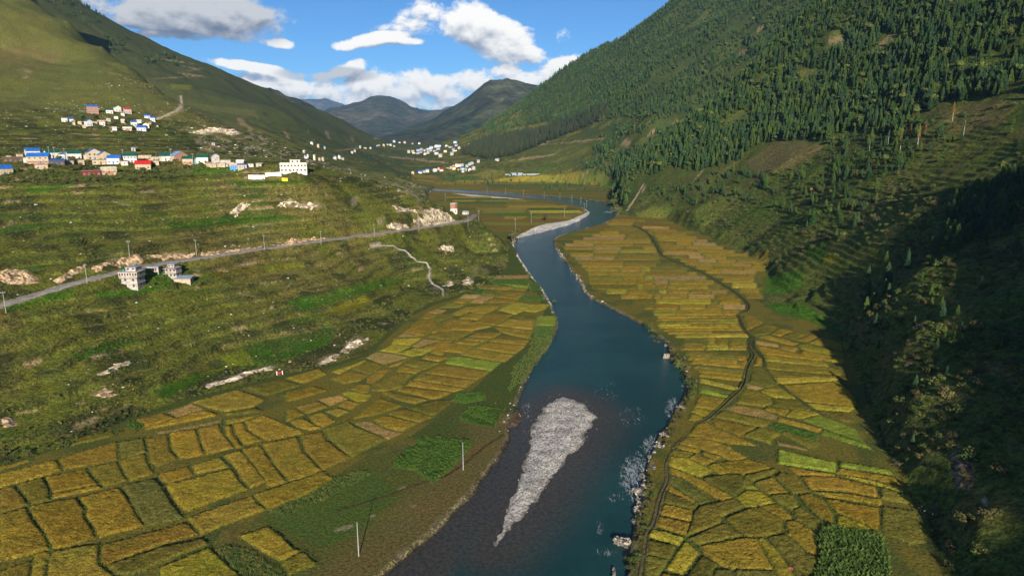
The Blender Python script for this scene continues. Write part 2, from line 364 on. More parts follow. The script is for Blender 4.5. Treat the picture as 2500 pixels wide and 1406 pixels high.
# road bench across the hill
ROADPX = [(-60,768),(0,748),(80,722),(180,690),(280,664),(380,643),(480,631),(640,608),(800,586),(910,571),(1010,559),(1080,549),(1125,541),(1150,533),(1158,526)]
road = resample(line3(ROADPX, 2), 3.0)
k = np.ones(25) / 25; zp = np.pad(road[:, 2], 12, mode='edge'); road[:, 2] = np.convolve(zp, k, 'valid')
rd = up(lambda x, y: dseg(x, y, road[::4, :2])[0], 4); rz = np.zeros(GX.shape); _m = rd < 25
rd[_m], _par = dseg(GX[_m], GY[_m], road[:, :2]); rz[_m] = np.interp(_par, np.arange(len(road)), road[:, 2])
wr = 1 - sst(3.4, 9.0, rd)
Hg = Hg * (1 - wr) + rz * wr
# river bed, gravel bar, beach
_rf = lambda x, y: sdf(x, y, RIVER)
sdr = near_only(_rf, up(_rf, 5), 14) + fbm(GX, GY, 5, 3, 81) * 0.9
bed = -3.2 + 0 * GX
_bf = lambda x, y: sdf(x, y, [tuple(p) for p in BAR])
sdb = near_only(_bf, up(_bf, 5), 20); sdb2 = sdb + fbm(GX, GY, 6, 3, 83) * 1.6
barh = np.where(sdb2 < 0, WZ + np.minimum(-sdb2 * 0.08, 0.42) + fbm(GX, GY, 3, 3, 85) * 0.16, WZ - np.clip(sdb2, 0, 30) * 0.12)
bed = np.maximum(bed, barh)
_kf = lambda x, y: sdf(x, y, [tuple(p) for p in BEACH])
sdk = near_only(_kf, up(_kf, 5), 40) + fbm(GX, GY, 8, 3, 86) * 2.0
bed = np.maximum(bed, np.where(sdk < 0, WZ + np.minimum(-sdk * 0.06, 0.5), WZ - np.clip(sdk, 0, 10) * 0.35))
ISL = pix_floor(*np.array([(1240,1010),(1255,998),(1272,1000),(1276,1020),(1262,1040),(1240,1045),(1234,1030)], float).T, WZ)
_if = lambda x, y: sdf(x, y, [tuple(p) for p in ISL])
sdi = near_only(_if, up(_if, 5), 15) + fbm(GX, GY, 3, 2, 87) * 0.5
bed = np.maximum(bed, np.where(sdi < 0, WZ + np.minimum(-sdi * 0.5, 0.8), -3.2))
wb = sst(-2.6, 0.4, sdr)
Hg = Hg * wb + bed * (1 - wb)
# near left floor: meadow bank drops gently to the water
# ------------------------------------------------------------------ ground colours (what grows or lies there, and one cloud shadow)
def C(*a): return np.array(a, float)
def cmix(a, b, t): return a * (1 - t[..., None]) + b * t[..., None]
pxg, pyg = to_pix(GX, GY, Hg)
vis = np.ones(GX.shape, bool)
n_a = fbm(GX, GY, 60, 4, 101); n_b = fbm(GX, GY, 13, 4, 103); n_c = fbm(GX, GY, 3.5, 3, 105)
G = np.zeros(GX.shape + (3,)) + C(.126, .145, .023)
G = cmix(G, C(.175, .150, .045), sst(0, .5, n_a + n_b * .6) * .8)
G = cmix(G, C(.036, .052, .015), sst(-.02, .35, n_b - n_a * .4) * .95)
G = cmix(G, C(.120, .095, .040), sst(.2, .5, n_c + n_b * .4) * .5)
G = cmix(G, C(.034, .046, .014), sst(.12, .42, n_c + n_b * .3) * (GY < 900) * .48)
lush = sst(.12, .42, fbm(GX, GY, 34, 3, 111)) * (frac < .55) * terr_w
G = cmix(G, C(.060, .130, .018), lush * .9)
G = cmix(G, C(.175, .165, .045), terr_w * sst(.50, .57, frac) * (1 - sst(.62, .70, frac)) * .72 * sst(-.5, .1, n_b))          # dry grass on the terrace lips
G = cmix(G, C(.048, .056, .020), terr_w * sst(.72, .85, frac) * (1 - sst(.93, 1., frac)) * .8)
# high pasture on the left mountains: smooth grazed turf
past = sst(100, 150, Hg) * (GX < -0.05 * GY)
pc = cmix(np.zeros(G.shape) + C(.135, .140, .036), C(.095, .115, .032), sst(-.2, .4, n_a)); pc = cmix(pc, C(.17, .14, .055), sst(.15, .6, fbm(GX, GY, 120, 4, 117)))
G = cmix(G, pc, past * .85)
far_shade = sst(1250, 1700, GY) * (GX < -0.1 * GY)
G = cmix(G, C(.050, .070, .028), far_shade * .72)  # second mountain darkened in its colour, as if under a cloud shadow
# forest floor and scrub on the right
rs = ((GX > 0.02 * GY) & (dfl > 2)).astype(float)
fc = cmix(np.zeros(G.shape) + C(.066, .096, .022), C(.112, .112, .034), sst(-.1, .4, n_b)); fc = cmix(fc, C(.045, .080, .018), sst(0, .4, n_a))
G = cmix(G, fc, rs * .8 * (1 - tm_right * .4)); nt_ = rs * tm_right * (GY < 760); G = cmix(G, cmix(np.zeros(G.shape) + C(.125, .150, .034), C(.075, .150, .022), sst(0, .3, fbm(GX, GY, 24, 2, 119))), nt_ * (frac < .6) * sst(-.25, .25, fbm(GX, GY, 30, 3, 118)) * .8)
G = cmix(G, C(.040, .062, .020), rs * sst(1250, 1500, GY) * sst(60, 120, Hg) * (.6 + .4 * sst(-.2, .2, n_a)))
vh = tm_right * (GY > 1050)
strip = sst(.1, .35, fbm(GX * .35, GY, 22, 3, 121)); G = cmix(G, C(.155, .150, .035), vh * strip * .6); G = cmix(G, C(.045, .075, .02), vh * sst(.15, .4, fbm(GX * .35, GY, 18, 3, 123)) * .7)
# flat valley floor: meadow and bunds, dark green between the crops
fl = (dfl < 1.0)
mc = cmix(np.zeros(G.shape) + C(.092, .108, .024), C(.135, .122, .032), sst(-.15, .35, n_b)); mc = cmix(mc, C(.055, .110, .020), sst(.05, .5, n_a)); mc = cmix(mc, C(.10, .08, .03), sst(.25, .5, n_c) * .5)
G = np.where(fl[..., None], mc, G)
bund = fl & ((GX > 40) | (GX < -75) | (GY > 215)) 
ZL = [(-60,1160),(175,1085),(327,1025),(584,950),(800,900),(900,868),(1005,772),(1060,745),(1150,718),(1230,700),(1310,715),(1330,760),(1310,800),(1270,850),(1200,905),(1120,985),(1010,1060),(900,1110),(800,1170),(660,1240),(600,1280),(500,1310),(640,1440),(-60,1440)]
zone = np.maximum(inpoly(pxg, pyg, ZL), (GX > 30) & (GY < 650) & (GY > 120)) * fl
G = cmix(G, C(.062, .090, .022), bund * (1 - zone) * .8)
G = cmix(G, cmix(np.zeros(G.shape) + C(.16, .135, .026), C(.080, .100, .024), sst(-.1, .3, n_b)), zone * .85)
farfl = fl & (GY > 660)
band = fbm(GX * .22, GY, 26, 3, 131); G = np.where(farfl[..., None], cmix(cmix(np.zeros(G.shape) + C(.165, .125, .026), C(.10, .125, .022), sst(0, .3, band)), C(.185, .185, .03), sst(.3, .45, fbm(GX * .2, GY, 19, 2, 133))), G)
# dry river meadow along the near left bank
_f = lambda x, y: dseg(x, y, lb)[0]
dl = near_only(_f, up(_f, 5), 25)
G = cmix(G, C(.135, .108, .038), fl * (GX < 10) * (GY < 235) * (1 - sst(6, 22, dl)) * .85)
G = cmix(G, C(.22, .18, .11), fl * (1 - sst(.2, 1.2, dl + n_c * 1.5)) * .5)
_f = lambda x, y: dseg(x, y, rb)[0]
dr_ = near_only(_f, up(_f, 5), 10)
G = cmix(G, C(.26, .21, .14), fl * (1 - sst(.2, 1.5, dr_ + n_c * 2)) * .5)

SOIL, ROCK = C(.47, .34, .20), C(.60, .50, .36)
def ell(cx, cy, rx, ry, ang=0.0, wob=1.0):
    rx *= .85; ry *= .62
    r = max(rx, ry) * 1.9; k = (np.abs(pxg - cx) < r) & (np.abs(pyg - cy) < r); o = np.zeros(int(k.sum()))
    a = math.radians(ang); dx, dy = pxg[k] - cx, pyg[k] - cy
    p = (dx * math.cos(a) + dy * math.sin(a)) / rx; q = (-dx * math.sin(a) + dy * math.cos(a)) / ry
    return k, 1 - sst(.75, 1.1, np.hypot(p, q) + n_c[k] * wob + n_b[k] * wob * .6)
# bare soil scars and broken banks (pixel ellipse, which colour)
SCARS = [(45,672,62,16,14,0),(190,660,30,9,-12,0),(265,640,42,10,-14,0),(340,628,48,12,0,0),(430,622,70,9,-3,0),(560,612,70,7,-6,0),(700,592,45,5,-8,0),(760,500,45,9,10,1),(710,492,26,7,-25,1),(590,505,26,5,-40,1),(565,452,32,4,0,1),
 (985,512,36,8,22,1),(1060,525,46,22,20,0),(1030,545,60,10,-8,0),(975,550,24,10,8,0),(905,575,50,5,-6,0),(930,540,10,20,80,1),(865,490,9,24,20,1),(290,497,30,4,10,1),(620,552,50,3,-6,1),(480,580,40,3,-3,1),
 (850,840,26,12,-40,1),(880,828,14,9,0,1),(800,872,22,9,-20,1),(940,790,22,6,0,1),(1090,605,16,10,-10,1),(1095,690,12,8,0,1),(1145,682,12,10,0,1),(1060,705,15,8,0,1),(1185,660,10,14,30,1),(1160,665,8,14,30,1),
 (250,957,40,8,-12,0),(20,1030,26,7,14,0),(70,1005,30,4,-8,0),(190,985,14,5,0,0),(250,1000,22,5,-12,0),(300,995,22,6,-20,1),(590,912,80,4,-12,1),(260,905,30,7,-22,1),(410,855,24,3,-18,1),(470,838,20,3,-15,1),(720,810,55,2.5,-4,1),(770,800,60,2,-3,1),(640,690,60,3,-3,1),(600,720,20,4,5,1),(700,705,12,3,-55,1),
 (560,665,30,4,10,0),(480,660,14,4,0,1),(30,545,8,16,20,1),(15,490,14,6,0,1),(100,725,28,3,-4,0),(230,760,40,3,-4,0),(320,770,20,3,-4,0),
 (70,175,14,6,20,1),(65,190,10,4,0,1),(140,218,10,4,0,1),(530,322,75,6,3,1),(560,318,30,5,10,1),(425,280,40,3,-24,1),(440,262,10,14,10,1),(590,300,8,22,-35,0),(640,340,5,26,-40,0),(610,315,6,26,-42,0),(700,330,4,22,-40,0),(430,150,40,3,8,0),(460,165,34,3,14,0),(480,170,28,3,-10,0),(430,190,60,2.5,-3,0),(480,185,36,2.5,8,0),
 (170,270,60,2.5,4,1),(220,274,30,3,5,1),(300,185,60,1.5,10,1),(760,345,16,3,-25,1),(800,330,4,16,-20,0),(860,340,4,14,-10,0),(850,365,26,3,-6,0),(960,330,26,3,10,0),(920,338,18,3,0,0),
 (1000,388,60,4,4,0),(1060,395,45,4,4,0),(1240,372,26,5,-12,0),(1215,368,14,6,20,0),(1300,385,60,4,-8,0),(1330,350,18,4,-20,0),(1420,430,40,4,-30,0),(1420,345,60,3,-6,0),(1530,350,12,18,40,0),(1590,325,8,14,40,0),(1600,332,30,3,-4,0),(1650,300,22,6,-14,0),(1810,130,16,9,-40,0),(1850,75,14,8,-30,0),(1705,430,30,3,-50,0),
 (1570,465,3,20,28,0),(1530,495,10,3,0,0),(2350,1110,18,55,-28,0),(2410,1240,10,40,-25,1),(2440,895,40,8,20,0),(2400,930,60,5,22,0),(2010,290,12,10,0,0),(2170,100,26,12,-30,0),(2040,100,20,14,0,0)]
bare = np.zeros(GX.shape)
rngc = random.Random(4)
for cx, cy, rx, ry, an, kd in SCARS:
    k, e = ell(cx, cy, rx, ry, an); bare[k] = np.maximum(bare[k], e); G[k] = cmix(G[k], (SOIL if kd == 0 else ROCK) * rngc.uniform(.6, .9), e * (.62 if kd == 0 or cx > 1200 else .25))
# many small scrapes on the hill: broken terrace faces
sm = sst(.34, .44, fbm(GX, GY, 17, 3, 141) + .15 * n_c) * (GX < -0.02 * GY) * (dfl > 3) * (GY < 1000) * sst(.60, .66, frac) * (1 - sst(.74, .84, frac)) * terr_w
G = cmix(G, SOIL * .85, sm * .8)
hs = sst(.60, .70, vnoise(GX / 9 + 3, GY / 14, 143) * .6 + vnoise(GX / 3, GY / 3, 144) * .4) * (GX < -0.12 * GY) * (GY > 560) * (GY < 1250) * (pxg > 480)
G = cmix(G, ROCK * .8, hs * .5)
# bright crop patches on the slopes (pixel polygons: beans, mustard, buckwheat)
LUSH, LIME, YELL = C(.045, .135, .010), C(.185, .230, .016), C(.27, .25, .02)
CROPS = [([(540,872),(590,848),(625,890),(560,895)],LIME),([(590,845),(640,835),(685,868),(680,890),(625,888)],LUSH),([(170,860),(325,818),(330,835),(190,880)],LUSH*.6),
 ([(700,735),(830,705),(970,675),(980,690),(840,730),(740,760)],LUSH),([(815,750),(890,720),(905,735),(830,775)],YELL*.6),([(680,860),(800,820),(810,840),(690,885)],LUSH),([(430,930),(560,890),(560,897),(400,955),(330,985)],LIME*.9),([(370,950),(480,915),(530,905),(400,975)],LUSH*.8),
 ([(640,650),(740,640),(740,652),(650,662)],LIME*.8),([(520,668),(640,655),(640,662),(520,678)],YELL*.5),([(360,660),(470,672),(440,690),(360,700)],LUSH),([(230,712),(340,705),(420,690),(430,705),(240,730)],LUSH*.9),([(0,742),(120,715),(190,705),(170,725),(20,760)],LUSH),([(550,392),(600,420),(480,425),(440,410)],LUSH),([(370,410),(440,392),(470,420),(400,425)],C(.13,.13,.04)),
 ([(760,415),(960,422),(980,440),(880,432),(780,428)],C(.13,.15,.03)),([(560,445),(760,438),(760,446),(600,456)],LUSH*.6),([(60,462),(180,448),(180,455),(70,475)],LUSH),([(400,545),(640,520),(760,530),(640,545),(420,560)],LUSH*.7),
 ([(410,205),(470,208),(465,220),(420,218)],C(.15,.17,.03)),([(450,250),(620,270),(640,290),(500,270)],C(.12,.125,.04)),([(1280,308),(1340,298),(1340,304),(1300,312)],YELL*.8),([(1380,328),(1420,318),(1415,325),(1382,332)],YELL*.7),([(1500,433),(1530,425),(1535,432),(1510,440)],YELL*.8),([(1440,455),(1510,450),(1510,462),(1440,465)],LUSH),
 ([(1820,395),(1900,345),(2000,350),(2010,372),(1930,410),(1850,425)],C(.15,.125,.05)),([(1940,180),(1985,165),(1985,180),(1940,200)],C(.15,.16,.04)),([(2290,270),(2440,240),(2480,260),(2440,310),(2330,330)],C(.13,.115,.04)),
 ([(1550,520),(1600,505),(1680,520),(1660,535),(1560,532)],C(.15,.17,.03)),([(1850,680),(1960,660),(1960,700),(1900,720),(1860,715)],LUSH),([(1870,745),(1960,740),(2060,810),(1990,800),(1900,770)],LUSH),([(1960,600),(2010,590),(2030,620),(1985,640)],LUSH*.8),([(2010,625),(2040,615),(2045,640),(2010,645)],YELL*.8),([(1700,560),(1790,560),(1850,600),(1780,600)],C(.11,.14,.03)),([(2360,870),(2500,900),(2500,940),(2400,910)],C(.11,.10,.03)),
 ([(1590,520),(1640,500),(1680,505),(1650,525)],C(.13,.17,.03))]
for P, c in CROPS:
    q = np.array(P); k = (pxg > q[:, 0].min() - 6) & (pxg < q[:, 0].max() + 6) & (pyg > q[:, 1].min() - 6) & (pyg < q[:, 1].max() + 6) & (dfl > -3)
    m = inpoly(pxg[k] + n_b[k] * 3 + n_c[k] * 2, pyg[k] + n_c[k] * 1.5, P)
    G[k] = cmix(G[k], np.zeros(G[k].shape) + c, m * (.75 + .25 * n_c[k]))
# paths
PATHS = [([(905,602),(940,598),(1000,618),(1003,630),(1052,645),(1045,685),(1080,705),(1082,725)],.7,C(.36,.32,.26)),([(380,292),(440,270),(446,255),(440,235)],2.2,C(.42,.36,.26)),([(1570,450),(1555,478),(1540,500),(1530,515)],1.6,C(.42,.34,.22))]
for P, wd, c in PATHS:
    Q = line3(P, 1)
    k = (GX > Q[:, 0].min() - 5) & (GX < Q[:, 0].max() + 5) & (GY > Q[:, 1].min() - 5) & (GY < Q[:, 1].max() + 5)
    d, _ = dseg(GX[k], GY[k], Q[:, :2]); G[k] = cmix(G[k], c, 1 - sst(wd * .7, wd * 1.3, d))
_k = inpoly(pxg + n_b * 25, pyg + n_b * 12, [(640,1270),(760,1185),(900,1145),(970,1195),(900,1285),(780,1330)]) & fl
G = cmix(G, C(.060, .118, .022), _k * (.55 + .3 * n_c))
for cx, cy, rx, ry in [(985,1190,12,5),(905,1260,14,6),(835,1290,20,7),(1010,1235,8,4)]:
    k, e = ell(cx, cy, rx, ry, -15); G[k] = cmix(G[k], C(.30, .26, .16), e * .6)
# gravel
G = cmix(G, C(.50, .465, .41), ((sdb < 3) & (sdr < 1)) * (1 - sst(-.4, 1.0, sdb2)) * 1.0)
G = cmix(G, C(.24, .20, .15), ((sdb < 3) & (sdr < 1)) * sst(-1.6, -.2, sdb2 + n_c * 1.2) * (1 - sst(0, 1, sdb2)) * .8)
G = cmix(G, C(.13, .085, .05), ((sdb < 9) & (sdr < 0)) * sst(.0, 1.2, sdb2) * .9)
G = cmix(G, C(.62, .59, .54), (sdk < 2) * (1 - sst(-.5, 1.5, sdk)) * 1.0)
G = cmix(G, C(.05, .045, .035), ((sdr < -.5) & (sdb > 3) & (sdk > 0) & (sdi > .5)) * .9)
_k = inpoly(pxg, pyg, [(1100,471.5),(1160,476),(1240,483),(1280,487),(1240,486),(1150,480)]) & (sdr > 1.0); G[_k] = C(.58, .55, .49)
# verges of the road
G = cmix(G, C(.40, .34, .26), (1 - sst(3.2, 4.6, rd + n_c)) * .85)

# ------------------------------------------------------------------ land materials
def land_mat(name, fine=2.2, bump=.5, tint=.45):
    m, nt, b = newmat(name); g = N(nt); p = g.pos()
    c = g.attr('Col')
    n1 = g.noise(p, fine * .35, 5, .65); n2 = g.noise(p, fine, 3, .6)
    v = g.m('MULTIPLY', g.ramp(n1, .3, .7, 1 - tint, 1 + tint), g.ramp(n2, .3, .7, .6, 1.45))
    c = g.mix(1.0, c, v, 'MULTIPLY')
    warm = g.ramp(g.noise(p, .09, 3), .35, .65); c = g.mix(g.m('MULTIPLY', warm, .22), c, g.mix(1.0, c, (1.35, .95, .6, 1), 'MULTIPLY'))
    nt.links.new(c, b.inputs['Base Color']); b.inputs['Roughness'].default_value = .95; b.inputs['Specular IOR Level'].default_value = .05
    h = g.m('ADD', n1, g.m('MULTIPLY', n2, .5)); nt.links.new(g.bump(h, bump, 1.2), b.inputs['Normal'])
    return m
M_LAND = land_mat('hill_turf', 2.2, .85, .5); M_FLOOR = land_mat('meadow', 3.0, .35, .35); M_FOR = land_mat('forest_floor', 1.2, .6, .5)
def stone_mat(name, scale=3.0, c=None):
    m, nt, b = newmat(name); g = N(nt); p = g.pos()
    vo = g.n('ShaderNodeTexVoronoi'); nt.links.new(p, vo.inputs['Vector']); vo.inputs['Scale'].default_value = scale
    sp = g.n('ShaderNodeSeparateColor'); nt.links.new(vo.outputs['Color'], sp.inputs[0])
    v = g.ramp(sp.outputs[0], 0, 1, .35, 1.5); base = g.attr('Col') if c is None else c
    cc = g.mix(1.0, base, v, 'MULTIPLY'); cc = g.mix(1.0, cc, g.ramp(g.noise(p, .25, 4), .3, .7, .6, 1.25), 'MULTIPLY')
    nt.links.new(cc, b.inputs['Base Color']); b.inputs['Roughness'].default_value = .8
    nt.links.new(g.bump(vo.outputs['Distance'], .8, .25), b.inputs['Normal'])
    return m
M_GRAVEL = stone_mat('river_gravel', 2.6)

# ------------------------------------------------------------------ cut the land into its named pieces
nr, nc = GX.shape
idx = np.arange(nr * nc).reshape(nr, nc)
QF = np.stack([idx[:-1, :-1], idx[:-1, 1:], idx[1:, 1:], idx[1:, :-1]], -1).reshape(-1, 4)
def fav(A): return (A[:-1, :-1] + A[1:, :-1] + A[:-1, 1:] + A[1:, 1:]).ravel() / 4
f_d, f_r, f_b, f_x, f_y = fav(dfl), fav(sdr), fav(sdb), fav(GX), fav(GY)
f_lr = fav(dl) < fav(dr_)
cls = np.full(len(QF), 4)
f_left = (f_x < -0.075 * f_y + 20) | (f_x < -60) & (f_y < 700)
cls[(f_d > 0) & f_left & (f_y > 720)] = 6
cls[(f_d > 0) & ~f_left] = 5
cls[(f_d > 0) & (f_y > 1240) & (f_x < .28 * f_y) & (f_x > -0.22 * f_y) & (fav(Hg) < 120)] = 7
cls[(f_d <= 0) & f_lr] = 0; cls[(f_d <= 0) & ~f_lr] = 1
cls[f_r < .6] = 2; cls[(f_r < .6) & (f_b < 2.0)] = 3
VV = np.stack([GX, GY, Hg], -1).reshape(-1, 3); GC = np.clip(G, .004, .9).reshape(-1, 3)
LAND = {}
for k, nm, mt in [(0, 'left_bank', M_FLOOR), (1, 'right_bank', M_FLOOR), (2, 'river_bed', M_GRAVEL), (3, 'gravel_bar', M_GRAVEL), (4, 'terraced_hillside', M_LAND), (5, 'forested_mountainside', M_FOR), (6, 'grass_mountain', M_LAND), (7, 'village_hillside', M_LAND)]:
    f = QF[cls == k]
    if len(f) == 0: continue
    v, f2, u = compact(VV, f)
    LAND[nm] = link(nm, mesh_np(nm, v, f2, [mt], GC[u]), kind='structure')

# ------------------------------------------------------------------ the river
wf = QF[(f_r < 2.6) & (f_y < 1500)]
wv, wf2, wu = compact(VV, wf); wv = wv.copy(); depth = WZ - wv[:, 2]; wv[:, 2] = WZ
wx, wy = wv[:, 0], wv[:, 1]; wpx, wpy = to_pix(wx, wy, np.full(len(wx), WZ))
shallow = np.maximum(1 - sst(2, 20, sdb.ravel()[wu]), (1 - sst(-40, 40, wpx - (1330 - (wpy - 1050) * .62))) * sst(900, 1030, wpy) * .95)

foam = np.zeros(len(wx))
for cx, cy, rx, ry, a in [(1560,1170,60,80,.9),(1600,1090,42,36,.9),(1640,1000,22,40,.7),(1462,1285,14,34,.5),(1478,1348,40,16,.55),(1500,1215,30,16,.5),(1545,1020,50,40,.32),(1480,955,60,40,.25),(1285,1000,22,30,.4),(1490,518,22,4,.8),(1270,590,20,6,.5),(1672,950,14,26,.6),(1450,865,60,30,.1),(1600,1240,26,60,.35)]:
    foam = np.maximum(foam, a * (1 - sst(.35, 1.15, np.hypot((wpx - cx) / rx, (wpy - cy) / ry))))
M_WATER, nt, b = newmat('river_water'); g = N(nt); p = g.pos()
mp = g.n('ShaderNodeMapping'); nt.links.new(p, mp.inputs[0]); mp.inputs['Rotation'].default_value = (0, 0, math.radians(-12)); mp.inputs['Scale'].default_value = (1.0, .30, 1)
st = g.noise(mp.outputs[0], .8, 6, .66, 1.6)
fr = g.noise(mp.outputs[0], 2.2, 4, .65, .8)
fm = g.m('MULTIPLY', g.ramp(g.m('ADD', st, g.m('MULTIPLY', g.attr('foam', 'Fac'), .30)), .63, .78), g.ramp(g.attr('foam', 'Fac'), .02, .4))
fm = g.m('MULTIPLY', fm, g.ramp(fr, .36, .62))
deep = g.mix(g.ramp(g.noise(p, .03, 3), .35, .65), (.009, .046, .044, 1), (.014, .062, .058, 1))
far = g.ramp(g.n('ShaderNodeSeparateXYZ').outputs[1], 0, 1)
shc = g.mix(g.ramp(g.noise(p, .9, 5, .7), .35, .65), (.040, .032, .026, 1), (.095, .066, .042, 1))
cc = g.mix(g.m('MULTIPLY', g.attr('shallow', 'Fac'), .8), deep, shc)
cc = g.mix(g.m('MULTIPLY', fm, .82), cc, (.72, .78, .78, 1)); nt.links.new(cc, b.inputs['Base Color'])
nt.links.new(g.m('ADD', .11, g.m('MULTIPLY', fm, .6)), b.inputs['Roughness']); b.inputs['IOR'].default_value = 1.33; b.inputs['Specular IOR Level'].default_value = .28
h = g.m('ADD', g.m('MULTIPLY', g.noise(mp.outputs[0], .9, 4, .6, .5), 1.0), g.m('ADD', g.m('MULTIPLY', g.noise(p, 3.5, 3), .35), g.m('MULTIPLY', fm, .8)))
nt.links.new(g.bump(h, .8, .5), b.inputs['Normal'])
link('river', mesh_np('river', wv, wf2, [M_WATER], attrs={'shallow': shallow, 'foam': foam}), kind='structure')

# ------------------------------------------------------------------ far mountains, each its own mass
def mountain(name, ridge, D0, dfront, dback, base, cols, mat, nu=200, nv=70, seed=1, amp=.09, sharp=1.15):
    r = np.array(ridge, float); t = np.linspace(0, 1, nu); px = r[0, 0] + (r[-1, 0] - r[0, 0]) * t; py = np.interp(px, r[:, 0], r[:, 1]); Dr = np.interp(px, r[:, 0], r[:, 2] if r.shape[1] > 2 else np.full(len(r), D0))
    x, y, z = pix_dir(px, py); s = x / y; zt = CAMZ + Dr * z / y + fbm(px, px * 0, 26, 4, seed) * D0 * .003
    v = np.concatenate([np.linspace(-1, 0, nv)[:-1], np.linspace(0, 1, nv // 3)])
    Y = Dr[None] + np.where(v < 0, v * dfront, v * dback)[:, None]; X = s[None] * Dr[None] + s[None] * (Y - Dr[None]) * .35
    f = 1 - np.abs(v) ** (1 / sharp); hgt = (zt - base)[None]
    sc = D0 * .12
    rg = (1 - np.abs(fbm(X * 1.2, Y * .55, sc, 5, seed + 3))) - .72
    w = np.clip(np.abs(v) * 6, 0, 1)[:, None] * np.clip((1 - np.abs(v)) * 5, 0, 1)[:, None]
    Z = base + hgt * f[:, None] + rg * hgt * amp * 3.2 * w
    Z = np.minimum(Z, base + hgt * (1 - np.abs(v)[:, None] * .15) + 1)
    n1 = fbm(X, Y, sc * .8, 4, seed + 7); n2 = fbm(X, Y, sc * .2, 4, seed + 9)
    c = cmix(np.zeros(X.shape + (3,)) + C(*cols[0]), C(*cols[1]), sst(-.15, .35, n1 + n2 * .7 + rg * .8))
    ii = np.arange(X.size).reshape(X.shape)
    F = np.stack([ii[:-1, :-1], ii[:-1, 1:], ii[1:, 1:], ii[1:, :-1]], -1).reshape(-1, 4)
    o = link(name, mesh_np(name, np.stack([X, Y, Z], -1).reshape(-1, 3), F, [mat], c.reshape(-1, 3)), kind='structure')
    return o, (X, Y, Z)
M_FAR = land_mat('far_slopes', .02, .9, .5)
mountain('dark_ridge', [(470,215,4100),(560,205,4100),(600,203,4200),(660,216,4300),(720,240,4400),(760,258,4500),(830,290,4700),(900,330,4900),(980,356,5100)], 4300, 900, 800, 40, [(.030,.036,.014),(.055,.058,.022)], M_FAR, 180, 50, 11, .05)
mountain('crag_mountain', [(900,352),(960,325),(1000,312),(1060,290),(1110,258),(1150,232),(1180,205),(1196,195),(1240,192),(1262,196),(1290,205),(1320,210),(1400,222),(1500,240)], 6200, 2300, 1500, 45, [(.026,.042,.020),(.058,.066,.032)], M_FAR, 260, 90, 23, .10)
mountain('saddle_mountain', [(740,300),(800,268),(860,252),(900,240),(920,236),(950,237),(985,247),(1010,262),(1030,268),(1090,268),(1150,264),(1260,280)], 9800, 3400, 2500, 60, [(.045,.055,.032),(.090,.085,.052)], M_FAR, 220, 80, 35, .10)
mountain('distant_range', [(600,262),(700,246),(745,243),(790,240),(830,252),(880,268),(940,258),(1000,266),(1060,270),(1120,258),(1200,266),(1300,262),(1400,270)], 19000, 5000, 3000, 100, [(.05,.06,.05),(.10,.10,.09)], M_FAR, 200, 40, 47, .06)
# ground that carries on to the horizon beyond, and behind the camera
V, F = [], []
R = np.geomspace(40, 40000, 40); A = np.linspace(0, 2 * math.pi, 73)
V = np.array([[r * math.sin(a), r * math.cos(a), -9.0 - (r > 9000) * 40] for r in R for a in A]); n = len(A)
F = np.array([[i * n + j, i * n + j + 1, (i + 1) * n + j + 1, (i + 1) * n + j] for i in range(len(R) - 1) for j in range(n - 1)])
link('ground', mesh_np('ground', V, F, [M_FAR], np.zeros((len(V), 3)) + C(.08, .085, .03)), kind='structure')

# the mountain flank goes on behind the camera; its shoulder shades the foot of the slope
def behind_spur():
    prof = [(60,50),(95,84),(125,114),(137,122),(146,131),(157,142),(175,156),(181,166),(190,173),(205,182),(221,196),(235,209),(250,222),(261,233),(271,246),(292,262),(304,271),(314,274),(328,278),(342,283),(400,302),(520,345),(700,430),(950,560)]
    prof = np.array(prof, float); x = np.concatenate([np.linspace(-20, 420, 180), np.linspace(424, 1000, 40)])
    top = np.interp(x, prof[:, 0], prof[:, 1]); top = np.where(x < 60, 55 * sst(-10, 60, x), top) + fbm(x, x * 0, 20, 3, 91) * 3.5 * sst(100, 160, x)
    ys = np.concatenate([np.linspace(-520, -200, 16), np.linspace(-196, -40, 26)]); f = np.where(ys < -200, 1 - ((-200 - ys) / 330) * .35, 1 - sst(-200, -30, ys) * .80)
    X = np.repeat(x[None], len(ys), 0); Y = np.repeat(ys[:, None], len(x), 1); Z = top[None] * f[:, None] + fbm(X, Y, 40, 4, 93) * 5 * np.where(Y > -190, 1, 0) - 6 * np.where(ys == -200, 0, 1)[:, None]
    ii = np.arange(X.size).reshape(X.shape); F = np.stack([ii[:-1, :-1], ii[:-1, 1:], ii[1:, 1:], ii[1:, :-1]], -1).reshape(-1, 4)
    link('mountain_shoulder', mesh_np('mountain_shoulder', np.stack([X, Y, Z], -1).reshape(-1, 3), F, [M_FOR], np.zeros((X.size, 3)) + C(.07, .075, .022)), kind='structure')
behind_spur()
# ------------------------------------------------------------------ the fields
CR = {'A': (0, 950, 3.0838), 'B': (700, 950, 3.0838), 'D': (800, 660, 4.135), 'E': (1320, 520, 4.135), 'F': (1560, 760, 4.135), 'G': (1500, 1066, 4.135), 'H': (1900, 900, 2.778), 'P': (0, 0, 1.0)}
def crop(k, pts):
    ox, oy, s = CR[k]; return [(ox + a / s, oy + b / s) for a, b in pts]
def T(s): return [tuple(float(q) for q in p.split(',')) for p in s.split()]
